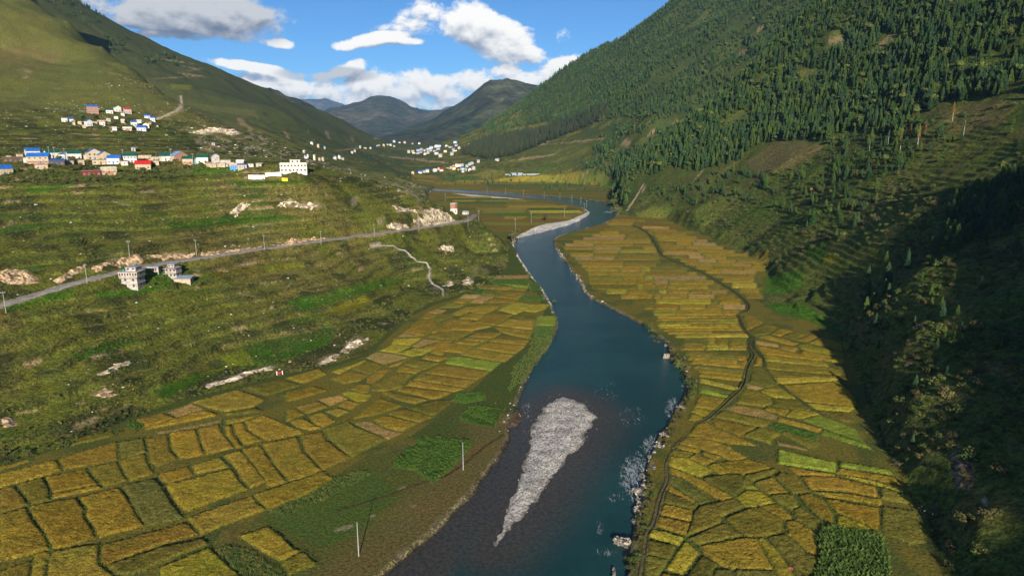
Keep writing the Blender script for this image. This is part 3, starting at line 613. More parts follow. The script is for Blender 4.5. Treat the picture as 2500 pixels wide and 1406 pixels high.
# g gold  o olive  y yellow  l lime  n green leaf  d dry stubble  k dark olive
FIELD_TXT = """
A g 0,580 210,518 225,540 0,612|g 0,635 410,530 445,560 460,605 330,650 0,735|o 545,375 850,310 870,345 545,420|g 445,520 865,395 890,400 885,530 490,600 465,560|o 905,400 1085,365 1105,470 910,520|g 1100,370 1265,335 1285,450 1335,520 1190,580 1130,550 1115,450|g 1280,330 1475,300 1500,380 1535,490 1350,525 1300,440|g 1490,300 1650,255 1680,330 1765,435 1550,490 1510,380|g 1690,280 1745,270 1765,340 1830,425 1775,440 1700,340|g 1760,260 1830,245 1860,310 1985,380 1845,415 1775,330|g 1840,240 1990,195 2270,305 2280,330 2010,380 1880,310|g 1700,225 1950,190 1840,235 1710,260|d 1190,318 1650,228 1655,252 1200,336|g 1010,235 1240,180 1320,215 1090,285 1060,250|d 1250,170 1440,105 1530,150 1330,210|g 1330,215 1530,155 1620,180 1640,195 1100,305 1100,290|g 1450,95 1800,5 1990,75 1910,130 1700,165 1580,140|o 1690,175 1920,140 1970,165 1700,195|g 345,660 655,600 690,660 735,710 400,775 370,720|g 400,785 740,720 760,745 400,820|o 130,715 330,665 365,740 385,825 240,865 180,780|g 0,750 110,725 170,790 215,860 0,925|o 680,585 880,545 910,600 960,680 790,735 735,680 690,620|g 890,540 1095,480 1120,560 1160,625 980,690 930,610|g 1190,640 1410,575 1460,640 1270,705 1220,690|g 1450,575 1660,505 1710,560 1715,580 1480,630|g 1680,495 1815,460 1900,560 2010,690 1880,740 1840,690 1760,570|g 1820,450 1960,420 2060,560 2160,690 2020,735 1910,570|g 1970,410 2240,365 2290,470 2420,600 2330,650 2180,690 2080,570|g 220,880 580,815 590,850 640,900 640,960 720,1100 600,1150 400,1200 340,1080 250,950|g 600,815 900,740 960,830 1085,1020 750,1105 700,1030 650,940 660,890 600,840|k 920,725 1165,675 1230,740 1280,830 1385,960 1100,1020 980,840|g 1250,720 1480,660 1740,590 1800,680 1860,750 1410,910 1350,870 1270,760|g 0,950 200,890 240,960 330,1080 380,1195 260,1230 0,1290|g 0,1370 240,1290 225,1460 0,1460|g 255,1235 385,1215 360,1300 350,1460 230,1460 245,1300|g 400,1220 750,1160 740,1310 860,1390 900,1460 360,1460 375,1280|g 770,1170 1395,1000 1490,1090 1200,1170 950,1260 800,1320 760,1300|o 810,1320 1200,1195 1530,1120 1560,1165 1200,1300 1090,1360 1000,1380 880,1385|y 1200,1340 1580,1190 1680,1290 1880,1460 1240,1460|g 1420,960 1900,800 1940,860 2000,900 1600,1050 1520,1090 1440,1000|g 1910,795 2430,615 2510,670 2300,800 2030,900 1950,840|g 1810,1100 2030,1030 2130,1110 2210,1190 2270,1210 2120,1290 1980,1220|o 2120,1300 2280,1215 2400,1310 2180,1390
B g 105,350 265,320 310,390 480,510 275,605 150,470|o 285,300 460,235 520,280 745,370 490,505 420,460 300,340|d 505,245 620,235 730,290 865,325 760,375 540,275|g 660,225 745,195 980,250 860,315 720,275|g 765,180 890,140 1100,205 1000,245 800,195|g 500,215 690,60 870,120 700,180 520,220|o 910,135 1080,95 1250,80 1120,190 1080,190|d 245,70 400,40 460,70 330,120 260,90|g 80,130 250,90 310,130 150,185|g 0,150 60,140 130,185 0,240|g 390,120 450,80 550,105 480,150 420,135|g 300,165 380,140 470,165 380,205|g 165,200 270,170 370,235 270,285 220,265|g 30,240 120,215 260,290 170,305 80,285|g 0,270 110,320 60,345 0,350|g 0,20 100,0 240,0 120,60 0,90
B n 1250,85 1300,40 1480,30 1490,75 1340,105|n 1310,200 1390,130 1630,155 1560,280 1330,240|n 880,470 1050,350 1400,400 1340,470 1230,600 1100,700 960,600 800,580
P o 600,945 690,925 735,940 650,965|g 700,922 780,900 800,912 740,935|g 690,966 760,942 800,952 720,976
D d 1720,50 2030,45 2020,80 1690,85|n 1620,95 2010,90 2060,130 1700,145|o 1560,150 1720,145 1690,185 1540,185|g 1730,160 1880,165 1840,195 1700,190|l 1770,138 2030,150 2015,175 1900,165|g 1900,168 2010,180 1990,205 1860,195|n 1450,215 1560,185 1660,195 1560,235|o 1590,205 1750,205 1690,250 1560,245|d 1390,240 1550,245 1490,285 1330,280|d 1540,250 1690,255 1640,290 1500,285|g 1760,220 1990,225 1930,295 1700,270|g 1310,290 1460,290 1400,330 1260,325|d 1480,290 1640,290 1560,330 1430,325|g 1630,285 1900,295 1870,325 1590,325|o 1230,330 1390,340 1330,375 1110,375|o 1580,330 1860,330 1770,370 1500,360|y 1880,320 2110,345 1900,445 1720,400|y 2120,345 2240,340 2200,390 2080,425 1960,400|g 1400,365 1480,365 1440,410 1330,455 1230,440|g 1490,365 1730,370 1610,430 1480,430 1420,410|d 1100,385 1200,400 1130,435 1010,425|g 1000,430 1120,440 1060,485 940,485|o 1140,435 1300,450 1130,510 1060,495|g 1400,440 1600,430 1520,500 1330,485|g 1620,430 1870,450 1680,555 1480,525 1520,505|o 1930,425 2110,430 2090,510 1880,470|g 1830,490 2080,510 2070,600 1700,555|g 1250,490 1440,495 1460,530 1220,620 1040,630 1090,570|g 930,495 1070,500 1130,520 1080,570 850,555|g 860,560 1080,575 1030,630 960,660 780,620|d 780,625 960,665 700,670|g 1470,530 1660,565 1420,615 1260,600|o 1230,605 1480,615 1300,690 1140,690 980,665 1050,635|g 1680,570 2070,605 2040,690 1770,630|g 1500,625 1760,630 1660,680 1440,665|g 1440,670 1640,690 1560,720 1380,700|g 1680,690 2030,700 1990,750 1640,715|g 1310,700 1560,730 1480,750 1290,735|g 1600,725 1990,760 1890,840 1480,780|g 1130,745 1290,735 1470,760 1370,830 1180,815 1160,855 1040,830|y 670,690 950,680 830,755 650,740|y 650,745 830,765 700,830 520,810|d 960,690 1130,700 920,775 850,765|g 1140,700 1270,705 1090,790 950,790|y 880,785 1070,790 950,850 860,865 700,835|d 500,820 700,845 820,870 570,945 390,880|g 1450,785 1880,850 1780,925 1340,850|l 1220,880 1330,870 1740,930 1650,1010 1190,935|g 1000,850 1210,880 1120,915 950,885|o 880,900 1130,930 980,1000 780,950|g 740,960 960,995 880,1040 700,1020|g 1150,950 1630,1020 1500,1100 970,1030|g 950,1040 1480,1110 1390,1175 860,1105|g 840,1110 1380,1185 1270,1220 800,1160|o 700,1025 860,1045 780,1120 760,1180 570,1220 440,1210 500,1130|g 600,970 840,880 700,960 640,970|o 240,990 400,920 560,950 510,1010 420,1045|y 40,1020 380,900 390,915 200,1000 130,1045|g 20,1090 220,1025 420,1050 330,1110 160,1140|g 400,1080 560,990 640,1000 460,1140 390,1130|g 220,1195 330,1145 440,1155 420,1225 330,1240|y 140,1240 210,1210 440,1250 390,1310 290,1320|g 550,1240 620,1220 1010,1300 870,1340 700,1300|g 700,1205 800,1180 1240,1230 1150,1280 1040,1290|l 2120,460 2300,460 2290,555 2090,550|n 2100,565 2280,565 2260,690 2080,680|n 2030,140 2130,130 2170,190 2050,210|n 1950,255 2160,255 2200,300 1920,300
F g 1040,35 1150,35 1260,115 1090,195|o 1100,200 1270,120 1400,160 1310,230 1160,245|g 1320,225 1420,165 1560,200 1430,250|o 1450,250 1570,205 1690,235 1570,285|g 1580,290 1700,240 1830,250 1700,310|g 1710,315 1840,260 2050,330 2060,400 1900,360|g 1190,255 1310,240 1610,320 1550,340|d 1180,290 1420,330 1410,360 1190,330|g 1420,335 1610,370 1570,410 1400,370|g 1190,340 1570,415 1850,470 1870,500 1250,430|y 1600,340 1700,325 2060,420 2070,470 1640,380|g 1640,390 2070,480 2080,530 1630,450|y 1270,440 1870,510 1920,560 1280,500|o 1280,510 1930,570 2080,600 2090,650 1290,585|o 1300,590 2090,655 2080,690 1350,655|y 1370,665 1960,655 2010,695 1410,725|g 1460,745 2010,705 2120,790 2200,920 2190,960 1660,900 1540,830|y 1680,920 2190,965 2130,1010 1760,985|o 1790,1000 2130,1020 2190,1120 1950,1090|g 1180,450 1240,470 1240,550 1150,550|k 1140,560 1240,560 1320,650 1380,740 1290,770 1110,715|d 1090,725 1290,775 1180,790 1100,770|y 1230,790 1330,765 1450,775 1590,880 1380,870 1240,810|o 1060,785 1220,810 1340,870 1340,930 1270,960 970,920|o 1360,880 1590,890 1740,1000 1540,985 1350,950|g 1290,955 1520,990 1480,1050 1260,990|d 960,935 1250,990 1430,1055 1390,1100 870,990|y 1540,990 1770,1010 1830,1040 1640,1085 1490,1050|g 1420,1065 1860,1180 1820,1225 1390,1100|o 850,1000 1330,1110 1310,1150 1200,1160 770,1060|g 730,1080 1190,1165 1030,1260 780,1160|n 1310,1150 1390,1120 1800,1230 1780,1320 1440,1230|l 1650,1090 1830,1045 2180,1180 2280,1320 1900,1190|l 1870,1195 2280,1330 2370,1400 1840,1240|o 1060,1250 1220,1170 1440,1235 1340,1290 1340,1340|y 620,670 1030,770 990,795 620,720|k 620,730 960,800 930,840 620,765|l 620,770 920,850 880,870 620,820|g 610,835 880,880 780,1000 560,960|y 550,970 770,1010 690,1070 530,1010|g 520,1020 680,1075 600,1115 500,1090|g 590,1135 700,1115 780,1170 1010,1265 1200,1350 900,1330 500,1245
G g 720,5 870,0 1150,90 1350,215 1180,240 1080,195 880,120 640,70|g 630,75 860,120 830,160 620,110|o 600,120 800,165 740,215 570,190|g 890,135 1090,200 1020,240 880,165|g 830,165 1010,240 920,285 750,215|y 560,195 740,215 1000,330 860,400 540,290|g 550,300 850,410 1210,600 1090,650 700,420 560,370|k 560,380 690,420 980,640 870,680 560,460|g 550,470 850,670 800,690 550,540|k 520,550 850,680 790,730 500,660|g 500,675 780,735 780,850 460,780|g 450,800 770,870 730,990 420,900|y 390,925 700,1015 640,1090 350,1000|o 340,1040 620,1100 550,1220 335,1180|o 320,1190 540,1230 420,1450 280,1450|y 710,1040 860,1165 690,1380 510,1320 600,1180|g 940,285 1050,270 1200,370 1080,385 1000,330|g 1060,260 1350,225 1600,310 1310,380 1200,360|k 880,410 1080,385 1190,375 1300,390 1330,510 1220,595 1000,480|o 1310,390 1600,315 1660,340 1400,440|o 1310,400 1390,460 1470,530 1330,520 1250,460|g 1410,460 1600,405 1750,560 1560,575 1480,530|o 1620,400 1680,360 1830,390 1990,550 1800,570|y 1230,600 1340,535 1480,545 1620,660 1400,710 1310,690|o 800,750 870,690 1210,620 1310,700 1070,800 1090,840 960,920 730,1000|o 1110,820 1340,720 1460,700 1700,830 1680,960 1530,1000 1330,1000 1200,880|g 1470,695 1640,670 1800,800 1720,840|o 1570,590 1790,575 1860,700 1780,730 1640,650|g 1860,590 1980,565 2120,640 2210,770 2220,880 2100,820 1990,740|o 1800,740 1880,700 2080,830 1990,920 1830,830|g 1720,850 1830,840 1990,940 2050,1180 1950,1160 1750,980|o 1110,860 1300,990 1060,1050 870,1085 750,1020 980,910|g 880,1095 1320,1015 1440,1030 1500,1150 1600,1330 1180,1325 1060,1280 910,1170|y 1440,1030 1530,1020 1640,1140 1860,1450 1660,1450 1520,1160|k 1560,1010 1740,970 1950,1170 2050,1210 1980,1406 1870,1450 1640,1120|k 880,1190 1060,1290 990,1350 980,1450 680,1450|k 1010,1340 1180,1335 1220,1450 990,1450|k 1230,1335 1610,1340 1650,1450 1230,1450|g 440,1450 480,1370 690,1395 670,1450
H l 0,545 390,640 385,700 0,640|d 0,490 200,540 200,555 0,515|g 60,660 380,715 380,728 130,715|l 420,625 740,680 780,715 420,665|g 410,670 780,730 820,780 400,705|g 160,725 400,735 660,800 680,870 480,830 230,815|y 400,715 640,750 880,840 690,790|g 240,830 480,845 690,880 690,920 330,865|o 690,800 890,860 920,920 700,880|g 320,880 680,940 690,1100 560,1035 400,970|o 700,930 930,960 980,1050 1000,1170 900,1180 700,1110|y 400,985 560,1040 690,1115 540,1100 400,1060|o 0,430 60,420 280,500 250,540 200,530"""
FIELDS = []
for ln in FIELD_TXT.strip().splitlines():
    k, rest = ln[0], ln[2:]
    for e in rest.split('|'): FIELDS.append((e[0], crop(k, T(e[2:]))))
def rows_of(k, ys, left, right, cuts, seed, ch, wmin=170, wmax=560, tilt=0.0):
    """long narrow paddies lying in rows between two edges"""
    r = random.Random(seed); L = np.array(left, float); Rr = np.array(right, float)
    for y0, y1 in zip(ys[:-1], ys[1:]):
        a = max(np.interp(y0, L[:, 1], L[:, 0]), np.interp(y1, L[:, 1], L[:, 0])); b = min(np.interp(y0, Rr[:, 1], Rr[:, 0]), np.interp(y1, Rr[:, 1], Rr[:, 0]))
        x = a; cl = [float(np.interp((y0 + y1) / 2, np.array(c)[:, 1], np.array(c)[:, 0])) for c in cuts if min(q[1] for q in c) <= (y0 + y1) / 2 <= max(q[1] for q in c)]
        while x < b - 30:
            w = r.uniform(wmin, wmax); x2 = x + w
            for c in cl:
                if x + 25 < c < x2 + 60: x2 = c
            if b - x2 < 90: x2 = b
            sk = r.uniform(-14, 14); hh = y1 - y0; g0, g1 = r.uniform(0, .06) * hh, r.uniform(0, .06) * hh
            tl = tilt * (x - a); tr = tilt * (x2 - a); md = (x + x2) / 2; bow = r.uniform(-.10, .10) * hh
            FIELDS.append((r.choice(ch), crop(k, [(x + 4, y0 + g0 + tl), (md, y0 + g0 + bow + (tl + tr) / 2), (x2 - 4, y0 + g0 + tr), (x2 - 4 + sk, y1 - g1 + tr), (md + sk / 2, y1 - g1 + bow + (tl + tr) / 2), (x + 4 + sk * .7, y1 - g1 + tl)])))
            x = x2
CAN = [(930,125),(1090,200),(1170,330),(1215,430),(1290,462),(1390,510),(1560,572),(1700,640),(1950,790),(2110,920),(2080,1000),(1990,1030)]
ysE = [62,92,122,152,182,212,240,272,304,338,372,404,440,476,512,548,590,630,676,722,770,814,866,918,972,1030]
rows_of('E', ysE[2:], [(690,122),(560,200),(300,280),(190,330),(260,400),(340,470),(430,560),(480,640),(500,760),(660,812),(900,900),(1080,1000),(1160,1040)], [(930,122),(1075,200),(1150,330),(1195,430),(1200,480),(1370,515),(1540,575),(1680,640),(1930,790),(2085,920),(2060,1000),(2000,1030)],
        [[(1220,490),(1070,600),(1030,690)],[(1000,700),(1060,770),(1170,870),(1140,950),(1140,1030)],[(1130,620),(1150,700),(1210,840)],[(1300,690),(1270,800)],[(1690,740),(1860,975)],[(830,340),(750,460)],[(540,290),(530,470)]], 7, 'ggggooyd')
rows_of('E', ysE[:3], [(700,60),(640,125)], [(1190,60),(930,125)], [], 8, 'ggyo')
rows_of('E', [130,160,190,220,250,282,316,350,384,420,456,492,528,566,606,650,700,752,806,860], [(960,130),(1115,200),(1200,330),(1245,425),(1390,480),(1420,515),(1590,575),(1740,640),(1990,790),(2070,860)], [(1300,130),(1500,200),(1720,260),(1850,320),(2150,400),(2330,470),(2300,550),(2150,620),(2180,700),(2270,830),(2230,870)], [], 9, 'gggdoygd', 130, 420, .03)
rows_of('F', [42,66,95,122,148,170,196,226,262], [(195,42),(200,150),(300,226),(370,262)], [(990,42),(1025,150),(1085,226),(1100,262)], [[(500,60),(500,125)],[(760,90),(760,150)]], 10, 'oggoyg', 260, 700)
rows_of('F', [268,336,388], [(390,268),(440,330),(430,388)], [(1090,268),(1095,388)], [[(680,268),(690,336)],[(770,268),(770,336)],[(905,268),(905,388)]], 11, 'yoggo', 220, 520)
rows_of('F', [392,440,486,530,574,618,660], [(430,392),(500,480),(565,570),(610,660)], [(1080,392),(1130,440),(1090,520),(1065,610),(1050,660)], [[(960,392),(1020,500),(1000,560)]], 12, 'googko', 420, 900, .10)
# strips on the flat inside the river bend and upstream of it
rows_of('P', [480,484,488,492.5,497,502,507.5,513.5,520,527,534], [(1075,480),(1120,500),(1175,520),(1230,534)], [(1200,480),(1330,492),(1400,504),(1425,516),(1400,534)], [], 13, 'ggoodyn', 45, 140)
rows_of('P', [436,440.5,445,450,455], [(1000,436),(1000,455)], [(1400,436),(1440,455)], [], 14, 'ogonon', 60, 190)

CROPC = {'g': (.320, .214, .022), 'o': (.205, .170, .021), 'y': (.385, .305, .027), 'l': (.270, .330, .030), 'n': (.075, .140, .016), 'd': (.450, .285, .080), 'k': (.165, .150, .024)}
M_CROP, nt, b = newmat('standing_crop'); g = N(nt); p = g.pos()
n1 = g.noise(p, 2.6, 3, .7); n2 = g.noise(p, .28, 4, .6)
cc = g.mix(1.0, g.attr('Col'), g.m('MULTIPLY', g.ramp(n1, .28, .72, .55, 1.45), g.ramp(n2, .3, .7, .84, 1.16)), 'MULTIPLY')
lg = g.noise(p, .42, 3, .6, 2.6); cc = g.mix(1.0, cc, g.ramp(lg, .3, .7, .80, 1.2), 'MULTIPLY')
cc = g.mix(g.m('MULTIPLY', g.ramp(g.noise(p, .12, 4, .6), .45, .68), .30), cc, g.mix(1.0, cc, (.62, .86, .75, 1), 'MULTIPLY'))
nt.links.new(cc, b.inputs['Base Color']); nt.links.new(g.bump(g.m('ADD', g.m('ADD', n1, g.m('MULTIPLY', lg, 1.2)), g.m('MULTIPLY', g.noise(p, 6.0, 2), .6)), .75, .55), b.inputs['Normal'])
BUND = []
rngf = np.random.default_rng(3); npl = {'left_bank': 0, 'right_bank': 0}
for ch, P in FIELDS:
    W = pix_floor(*np.array(P, float).T, .3); c0 = W.mean(0); D = float(c0[1])
    W = c0 + (W - c0) * (1 + min(.07, .55 / max(4, np.ptp(W[:, 1]))))
    E = []
    for i in range(len(W)):                                 # sampled outline, a little wavy
        a, q = W[i], W[(i + 1) % len(W)]; n = max(1, int(np.linalg.norm(q - a) / max(2.0, D * .008)))
        E += [a + (q - a) * t / n for t in range(n)]
    E = np.array(E); E += np.stack([fbm(E[:, 0], E[:, 1], 5, 2, 201), fbm(E[:, 0], E[:, 1], 5, 2, 203)], 1) * min(.45, D * .0016)
    cell = min(max(D * .0030, .5), 3.0)
    lo, hi = E.min(0) - cell, E.max(0) + cell; nx, ny = int((hi[0] - lo[0]) / cell) + 2, int((hi[1] - lo[1]) / cell) + 2
    if nx * ny > 60000: cell *= 2; nx, ny = nx // 2 + 2, ny // 2 + 2
    ang = .5; X, Y = np.meshgrid(lo[0] + np.arange(nx) * cell, lo[1] + np.arange(ny) * cell)
    ins = inpoly(X, Y, E); I = np.arange(X.size).reshape(X.shape)
    q = np.stack([I[:-1, :-1], I[:-1, 1:], I[1:, 1:], I[1:, :-1]], -1).reshape(-1, 4)
    q = q[ins.ravel()[q].any(1)]
    if len(q) < 1: continue
    u, inv = np.unique(q, return_inverse=True); q = inv.reshape(q.shape); x = X.ravel()[u].copy(); y = Y.ravel()[u].copy(); inn = ins.ravel()[u]
    d, bx, by = dseg(x, y, E, True, True); x[~inn] = bx[~inn]; y[~inn] = by[~inn]; d[~inn] = 0
    tall = {'g': .5, 'o': .5, 'y': .5, 'l': .5, 'n': .3, 'd': .16, 'k': .5}[ch] * rngf.uniform(.8, 1.2)
    z = hz(x, y) + .04 + sst(0, max(.55, cell * .9), d) * (tall + (rngf.random(len(x)) - .5) * (.34 if ch != 'n' else .5) + fbm(x, y, 6, 2, 207) * .16)
    c = np.array(CROPC[ch]) * rngf.uniform(.76, 1.14) * np.array([rngf.uniform(.93, 1.07), 1, rngf.uniform(.85, 1.2)])
    lod = fbm(x, y, 9, 3, 209)
    cl = np.zeros((len(x), 3)) + c; cl = cmix(cl, cl * C(.72, .86, .8), sst(.15, .5, lod) * .6); cl = cl * (1 + (rngf.random(len(x)) - .5) * .22)[:, None]
    cl = cmix(cl, np.zeros(cl.shape) + C(.05, .085, .02), (1 - sst(.1, .6, d)) * .35)
    par = 'left_bank' if dseg(c0[:1], c0[1:], lb)[0][0] < dseg(c0[:1], c0[1:], rb)[0][0] else 'right_bank'
    o = link('crop_field' if ch in 'nl' else 'rice_field', mesh_np('field', np.stack([x, y, z], 1), q, [M_CROP], cl), LAND[par])
    if D < 640: BUND.append(E)
# ------------------------------------------------------------------ plants: build one of each kind, then set them out
def leaf_mat(name, c0, c1, rough=.7, trans=.0):
    m, nt, b = newmat(name); g = N(nt)
    r = g.n('ShaderNodeObjectInfo').outputs['Random']
    c = g.mix(r, tuple(c0) + (1,), tuple(c1) + (1,))
    n = g.noise(g.coord('Object'), 6.0, 2)
    c = g.mix(1.0, c, g.ramp(n, .3, .7, .7, 1.35), 'MULTIPLY')
    nt.links.new(c, b.inputs['Base Color']); b.inputs['Roughness'].default_value = rough; b.inputs['Specular IOR Level'].default_value = .12
    return m
M_CON = leaf_mat('conifer_needles', (.030, .078, .018), (.092, .138, .030)); M_CON2 = leaf_mat('blue_green_needles', (.030, .072, .034), (.056, .100, .040))
M_DRYN = leaf_mat('yellowed_needles', (.20, .13, .03), (.16, .12, .03)); M_RUST = leaf_mat('rusty_needles', (.16, .07, .03), (.13, .06, .03))
M_LEAF = leaf_mat('shrub_leaves', (.050, .090, .020), (.120, .140, .036)); M_OLIVE = leaf_mat('olive_scrub_leaves', (.060, .064, .020), (.115, .100, .038))
M_TWIG = leaf_mat('bare_twigs', (.10, .085, .055), (.16, .135, .09)); M_LUSHL = leaf_mat('bean_leaves', (.040, .092, .014), (.072, .125, .020)); M_GRASS = leaf_mat('bund_grass', (.055, .105, .026), (.12, .145, .035)); M_CORN = leaf_mat('maize_leaves', (.055, .115, .024), (.105, .155, .036)); M_ORANGE = leaf_mat('autumn_leaves', (.40, .20, .02), (.34, .18, .02)); M_STRAW = leaf_mat('straw_grass', (.19, .165, .055), (.14, .14, .04))
M_BARK = leaf_mat('bark', (.10, .075, .05), (.15, .12, .09)); M_PALEBARK = leaf_mat('pale_bark', (.42, .38, .32), (.5, .46, .4))
class MB:
    def __init__(s): s.v = []; s.f = []; s.m = []
    def tri(s, a, b, c, m=0): n = len(s.v); s.v += [a, b, c]; s.f.append((n, n + 1, n + 2)); s.m.append(m)
    def quad(s, a, b, c, d, m=0): s.tri(a, b, c, m); s.tri(a, c, d, m)
    def tube(s, pts, rad, k=5, m=0):
        pts = [Vector(p) for p in pts]; rings = []
        for i, p in enumerate(pts):
            d = (pts[min(i + 1, len(pts) - 1)] - pts[max(i - 1, 0)]).normalized(); a = d.orthogonal().normalized(); b = d.cross(a); n = len(s.v)
            for j in range(k): t = 2 * math.pi * j / k; s.v.append(tuple(p + (a * math.cos(t) + b * math.sin(t)) * rad[i]))
            rings.append(n)
        for r0, r1 in zip(rings[:-1], rings[1:]):
            for j in range(k):
                q = (j + 1) % k; s.f += [(r0 + j, r0 + q, r1 + q), (r0 + j, r1 + q, r1 + j)]; s.m += [m, m]
        if rad[-1] > 1e-4:
            for j in range(1, k - 1): s.f.append((rings[-1], rings[-1] + j, rings[-1] + j + 1)); s.m.append(m)
    def box(s, lo, hi, m=0):
        x0, y0, z0 = lo; x1, y1, z1 = hi; n = len(s.v)
        s.v += [(x0, y0, z0), (x1, y0, z0), (x1, y1, z0), (x0, y1, z0), (x0, y0, z1), (x1, y0, z1), (x1, y1, z1), (x0, y1, z1)]
        for a in [(0, 3, 2), (0, 2, 1), (4, 5, 6), (4, 6, 7), (0, 1, 5), (0, 5, 4), (1, 2, 6), (1, 6, 5), (2, 3, 7), (2, 7, 6), (3, 0, 4), (3, 4, 7)]: s.f.append(tuple(n + i for i in a)); s.m.append(m)
    def mesh(s, name, mats, smooth=False): return mesh_np(name, s.v, s.f, mats, smooth=smooth, fm=s.m)
def rot2(x, y, a): return x * math.cos(a) - y * math.sin(a), x * math.sin(a) + y * math.cos(a)
def conifer_crown(r, lo=.12, wide=.19, mat=M_CON, sparse=1.0, tiers=13):
    b = MB()
    for t in range(tiers):
        h = lo + (1 - lo) * (t / tiers) ** .92; rr = wide * (1 - h) ** .72 * (1 - lo) ** .2 + .012; nb = max(4, int((10 - 5 * t / tiers) * sparse)); a0 = r.random() * 6
        for k in range(nb):
            if r.random() > sparse + .15: continue
            a = a0 + k * 6.283 / nb + r.uniform(-.25, .25); L = rr * r.uniform(.72, 1.18); z = h + r.uniform(-.015, .015); dz = -L * r.uniform(.15, .45); w = L * r.uniform(.26, .40)
            def P(x, y, zz): q = rot2(x, y, a); return (q[0], q[1], zz)
            b.quad(P(0, 0, z + .035), P(L * .55, -w, z + dz * .55), P(L, 0, z + dz), P(L * .55, w, z + dz * .55))
            b.tri(P(0, 0, z + .05), P(L * .8, 0, z + dz * .6 + .028), P(L * .6, 0, z + dz * .9 - .03))
    b.tri((-.012, 0, .93), (.012, 0, .93), (0, 0, 1.0)); b.tri((0, -.012, .93), (0, .012, .93), (0, 0, 1.0))
    return b.mesh('crown', [mat])
def conifer_trunk(r, mat=M_BARK, top=.95, rad=.013):
    b = MB(); b.tube([(0, 0, -.05), (r.uniform(-.006, .006), r.uniform(-.006, .006), .4), (0, 0, top)], [rad, rad * .75, .002], 5); return b.mesh('trunk', [mat])
def foliage(r, n, lumps, leaf, mat, flat=.75):
    b = MB()
    for _ in range(n):
        cx, cy, cz, cr = r.choice(lumps); u = Vector((r.gauss(0, 1), r.gauss(0, 1), r.gauss(0, 1) * flat)).normalized() * cr * r.uniform(.55, 1.05)
        p = Vector((cx, cy, cz)) + u
        if p.z < .02: p.z = .02 + r.random() * .1
        nn = (u.normalized() + Vector((r.uniform(-.7, .7), r.uniform(-.7, .7), r.uniform(-.3, .7)))).normalized(); s = leaf * r.uniform(.6, 1.4)
        a = nn.orthogonal().normalized() * s; c = nn.cross(a).normalized() * s * .75
        b.quad(tuple(p - a), tuple(p - c), tuple(p + a), tuple(p + c))
    return b.mesh('foliage', [mat])
def lumps_of(r, n, R, zc): return [(r.uniform(-R, R) * .7, r.uniform(-R, R) * .7, zc + r.uniform(-.25, .3) * R, R * r.uniform(.4, .65)) for _ in range(n)]
def stems(r, n, h, R, mat, rad=.03, fork=True):
    b = MB()
    for _ in range(n):
        a = r.random() * 6.283; q = Vector((math.cos(a) * R * r.uniform(.3, 1), math.sin(a) * R * r.uniform(.3, 1), h * r.uniform(.6, 1.1))); m = q * .5 + Vector((r.uniform(-.1, .1), r.uniform(-.1, .1), .12 * h))
        b.tube([(0, 0, -.05), tuple(m), tuple(q)], [rad, rad * .7, rad * .2], 4)
        if fork:
            for _ in range(3): e = m + Vector((r.uniform(-.4, .4) * R, r.uniform(-.4, .4) * R, r.uniform(.2, .5) * h)); b.tube([tuple(m), tuple(e)], [rad * .5, rad * .12], 3)
    return b.mesh('stem', [mat])
R0 = random.Random(11)
CROWN = [conifer_crown(R0, .1, .27), conifer_crown(R0, .05, .32), conifer_crown(R0, .16, .24, M_CON2), conifer_crown(R0, .08, .29, M_CON2), conifer_crown(R0, .22, .22)]
M_WOOD = leaf_mat('dark_wood_leaves', (.026, .042, .020), (.055, .066, .030)); CROWN += [conifer_crown(R0, .22, .23, M_WOOD), conifer_crown(R0, .30, .20, M_WOOD, .85)]
CROWN += [foliage(R0, 330, lumps_of(R0, 9, .26, .60), .055, M_LEAF), foliage(R0, 300, lumps_of(R0, 9, .24, .58), .055, M_CON)]
CTRUNK = [conifer_trunk(R0) for _ in CROWN]
SHRUB = []
for mt, n in ((M_LEAF, 240), (M_LEAF, 240), (M_OLIVE, 240), (M_OLIVE, 210), (M_TWIG, 130)):
    lm = lumps_of(R0, 6, .9, .55); SHRUB.append((foliage(R0, n, lm, (.12) if mt is not M_TWIG else .07, mt), stems(R0, 5 if mt is not M_TWIG else 11, .9, .7, M_BARK if mt is not M_TWIG else M_BARK, .025)))
BTREE = [(foliage(R0, 420, lumps_of(R0, 9, .42, .68), .055, M_LEAF), stems(R0, 6, .75, .3, M_BARK, .028)), (foliage(R0, 420, lumps_of(R0, 9, .38, .66), .055, M_OLIVE), stems(R0, 6, .75, .3, M_BARK, .028))]
def tuft(r, n, h, sp, mat, droop=.35, w=.035):
    b = MB()
    for _ in range(n):
        a = r.random() * 6.283; x, y = r.uniform(-sp, sp), r.uniform(-sp, sp); L = h * r.uniform(.6, 1.15); dx, dy = math.cos(a) * L * droop, math.sin(a) * L * droop
        ox, oy = -math.sin(a) * w, math.cos(a) * w
        b.tri((x - ox, y - oy, 0), (x + ox, y + oy, 0), (x + dx * .4 + ox * .3, y + dy * .4 + oy * .3, L * .75)); b.tri((x - ox, y - oy, L * .1), (x + dx * .4, y + dy * .4, L * .75), (x + dx, y + dy, L))
    return b.mesh('tuft', [mat])
TUFT = [tuft(R0, 16, .8, .35, M_GRASS, .5, .05), tuft(R0, 14, .65, .4, M_GRASS, .6, .05), tuft(R0, 14, .7, .4, M_STRAW, .5, .045)]
BEAN = [foliage(R0, 34, [(0, 0, .3, .34), (.2, .1, .25, .28)], .13, M_LUSHL), foliage(R0, 30, [(0, 0, .26, .3)], .13, M_LUSHL)]
MAIZE = [tuft(R0, 14, 2.1, .25, M_CORN, .55, .085), tuft(R0, 12, 1.8, .25, M_CORN, .6, .085)]
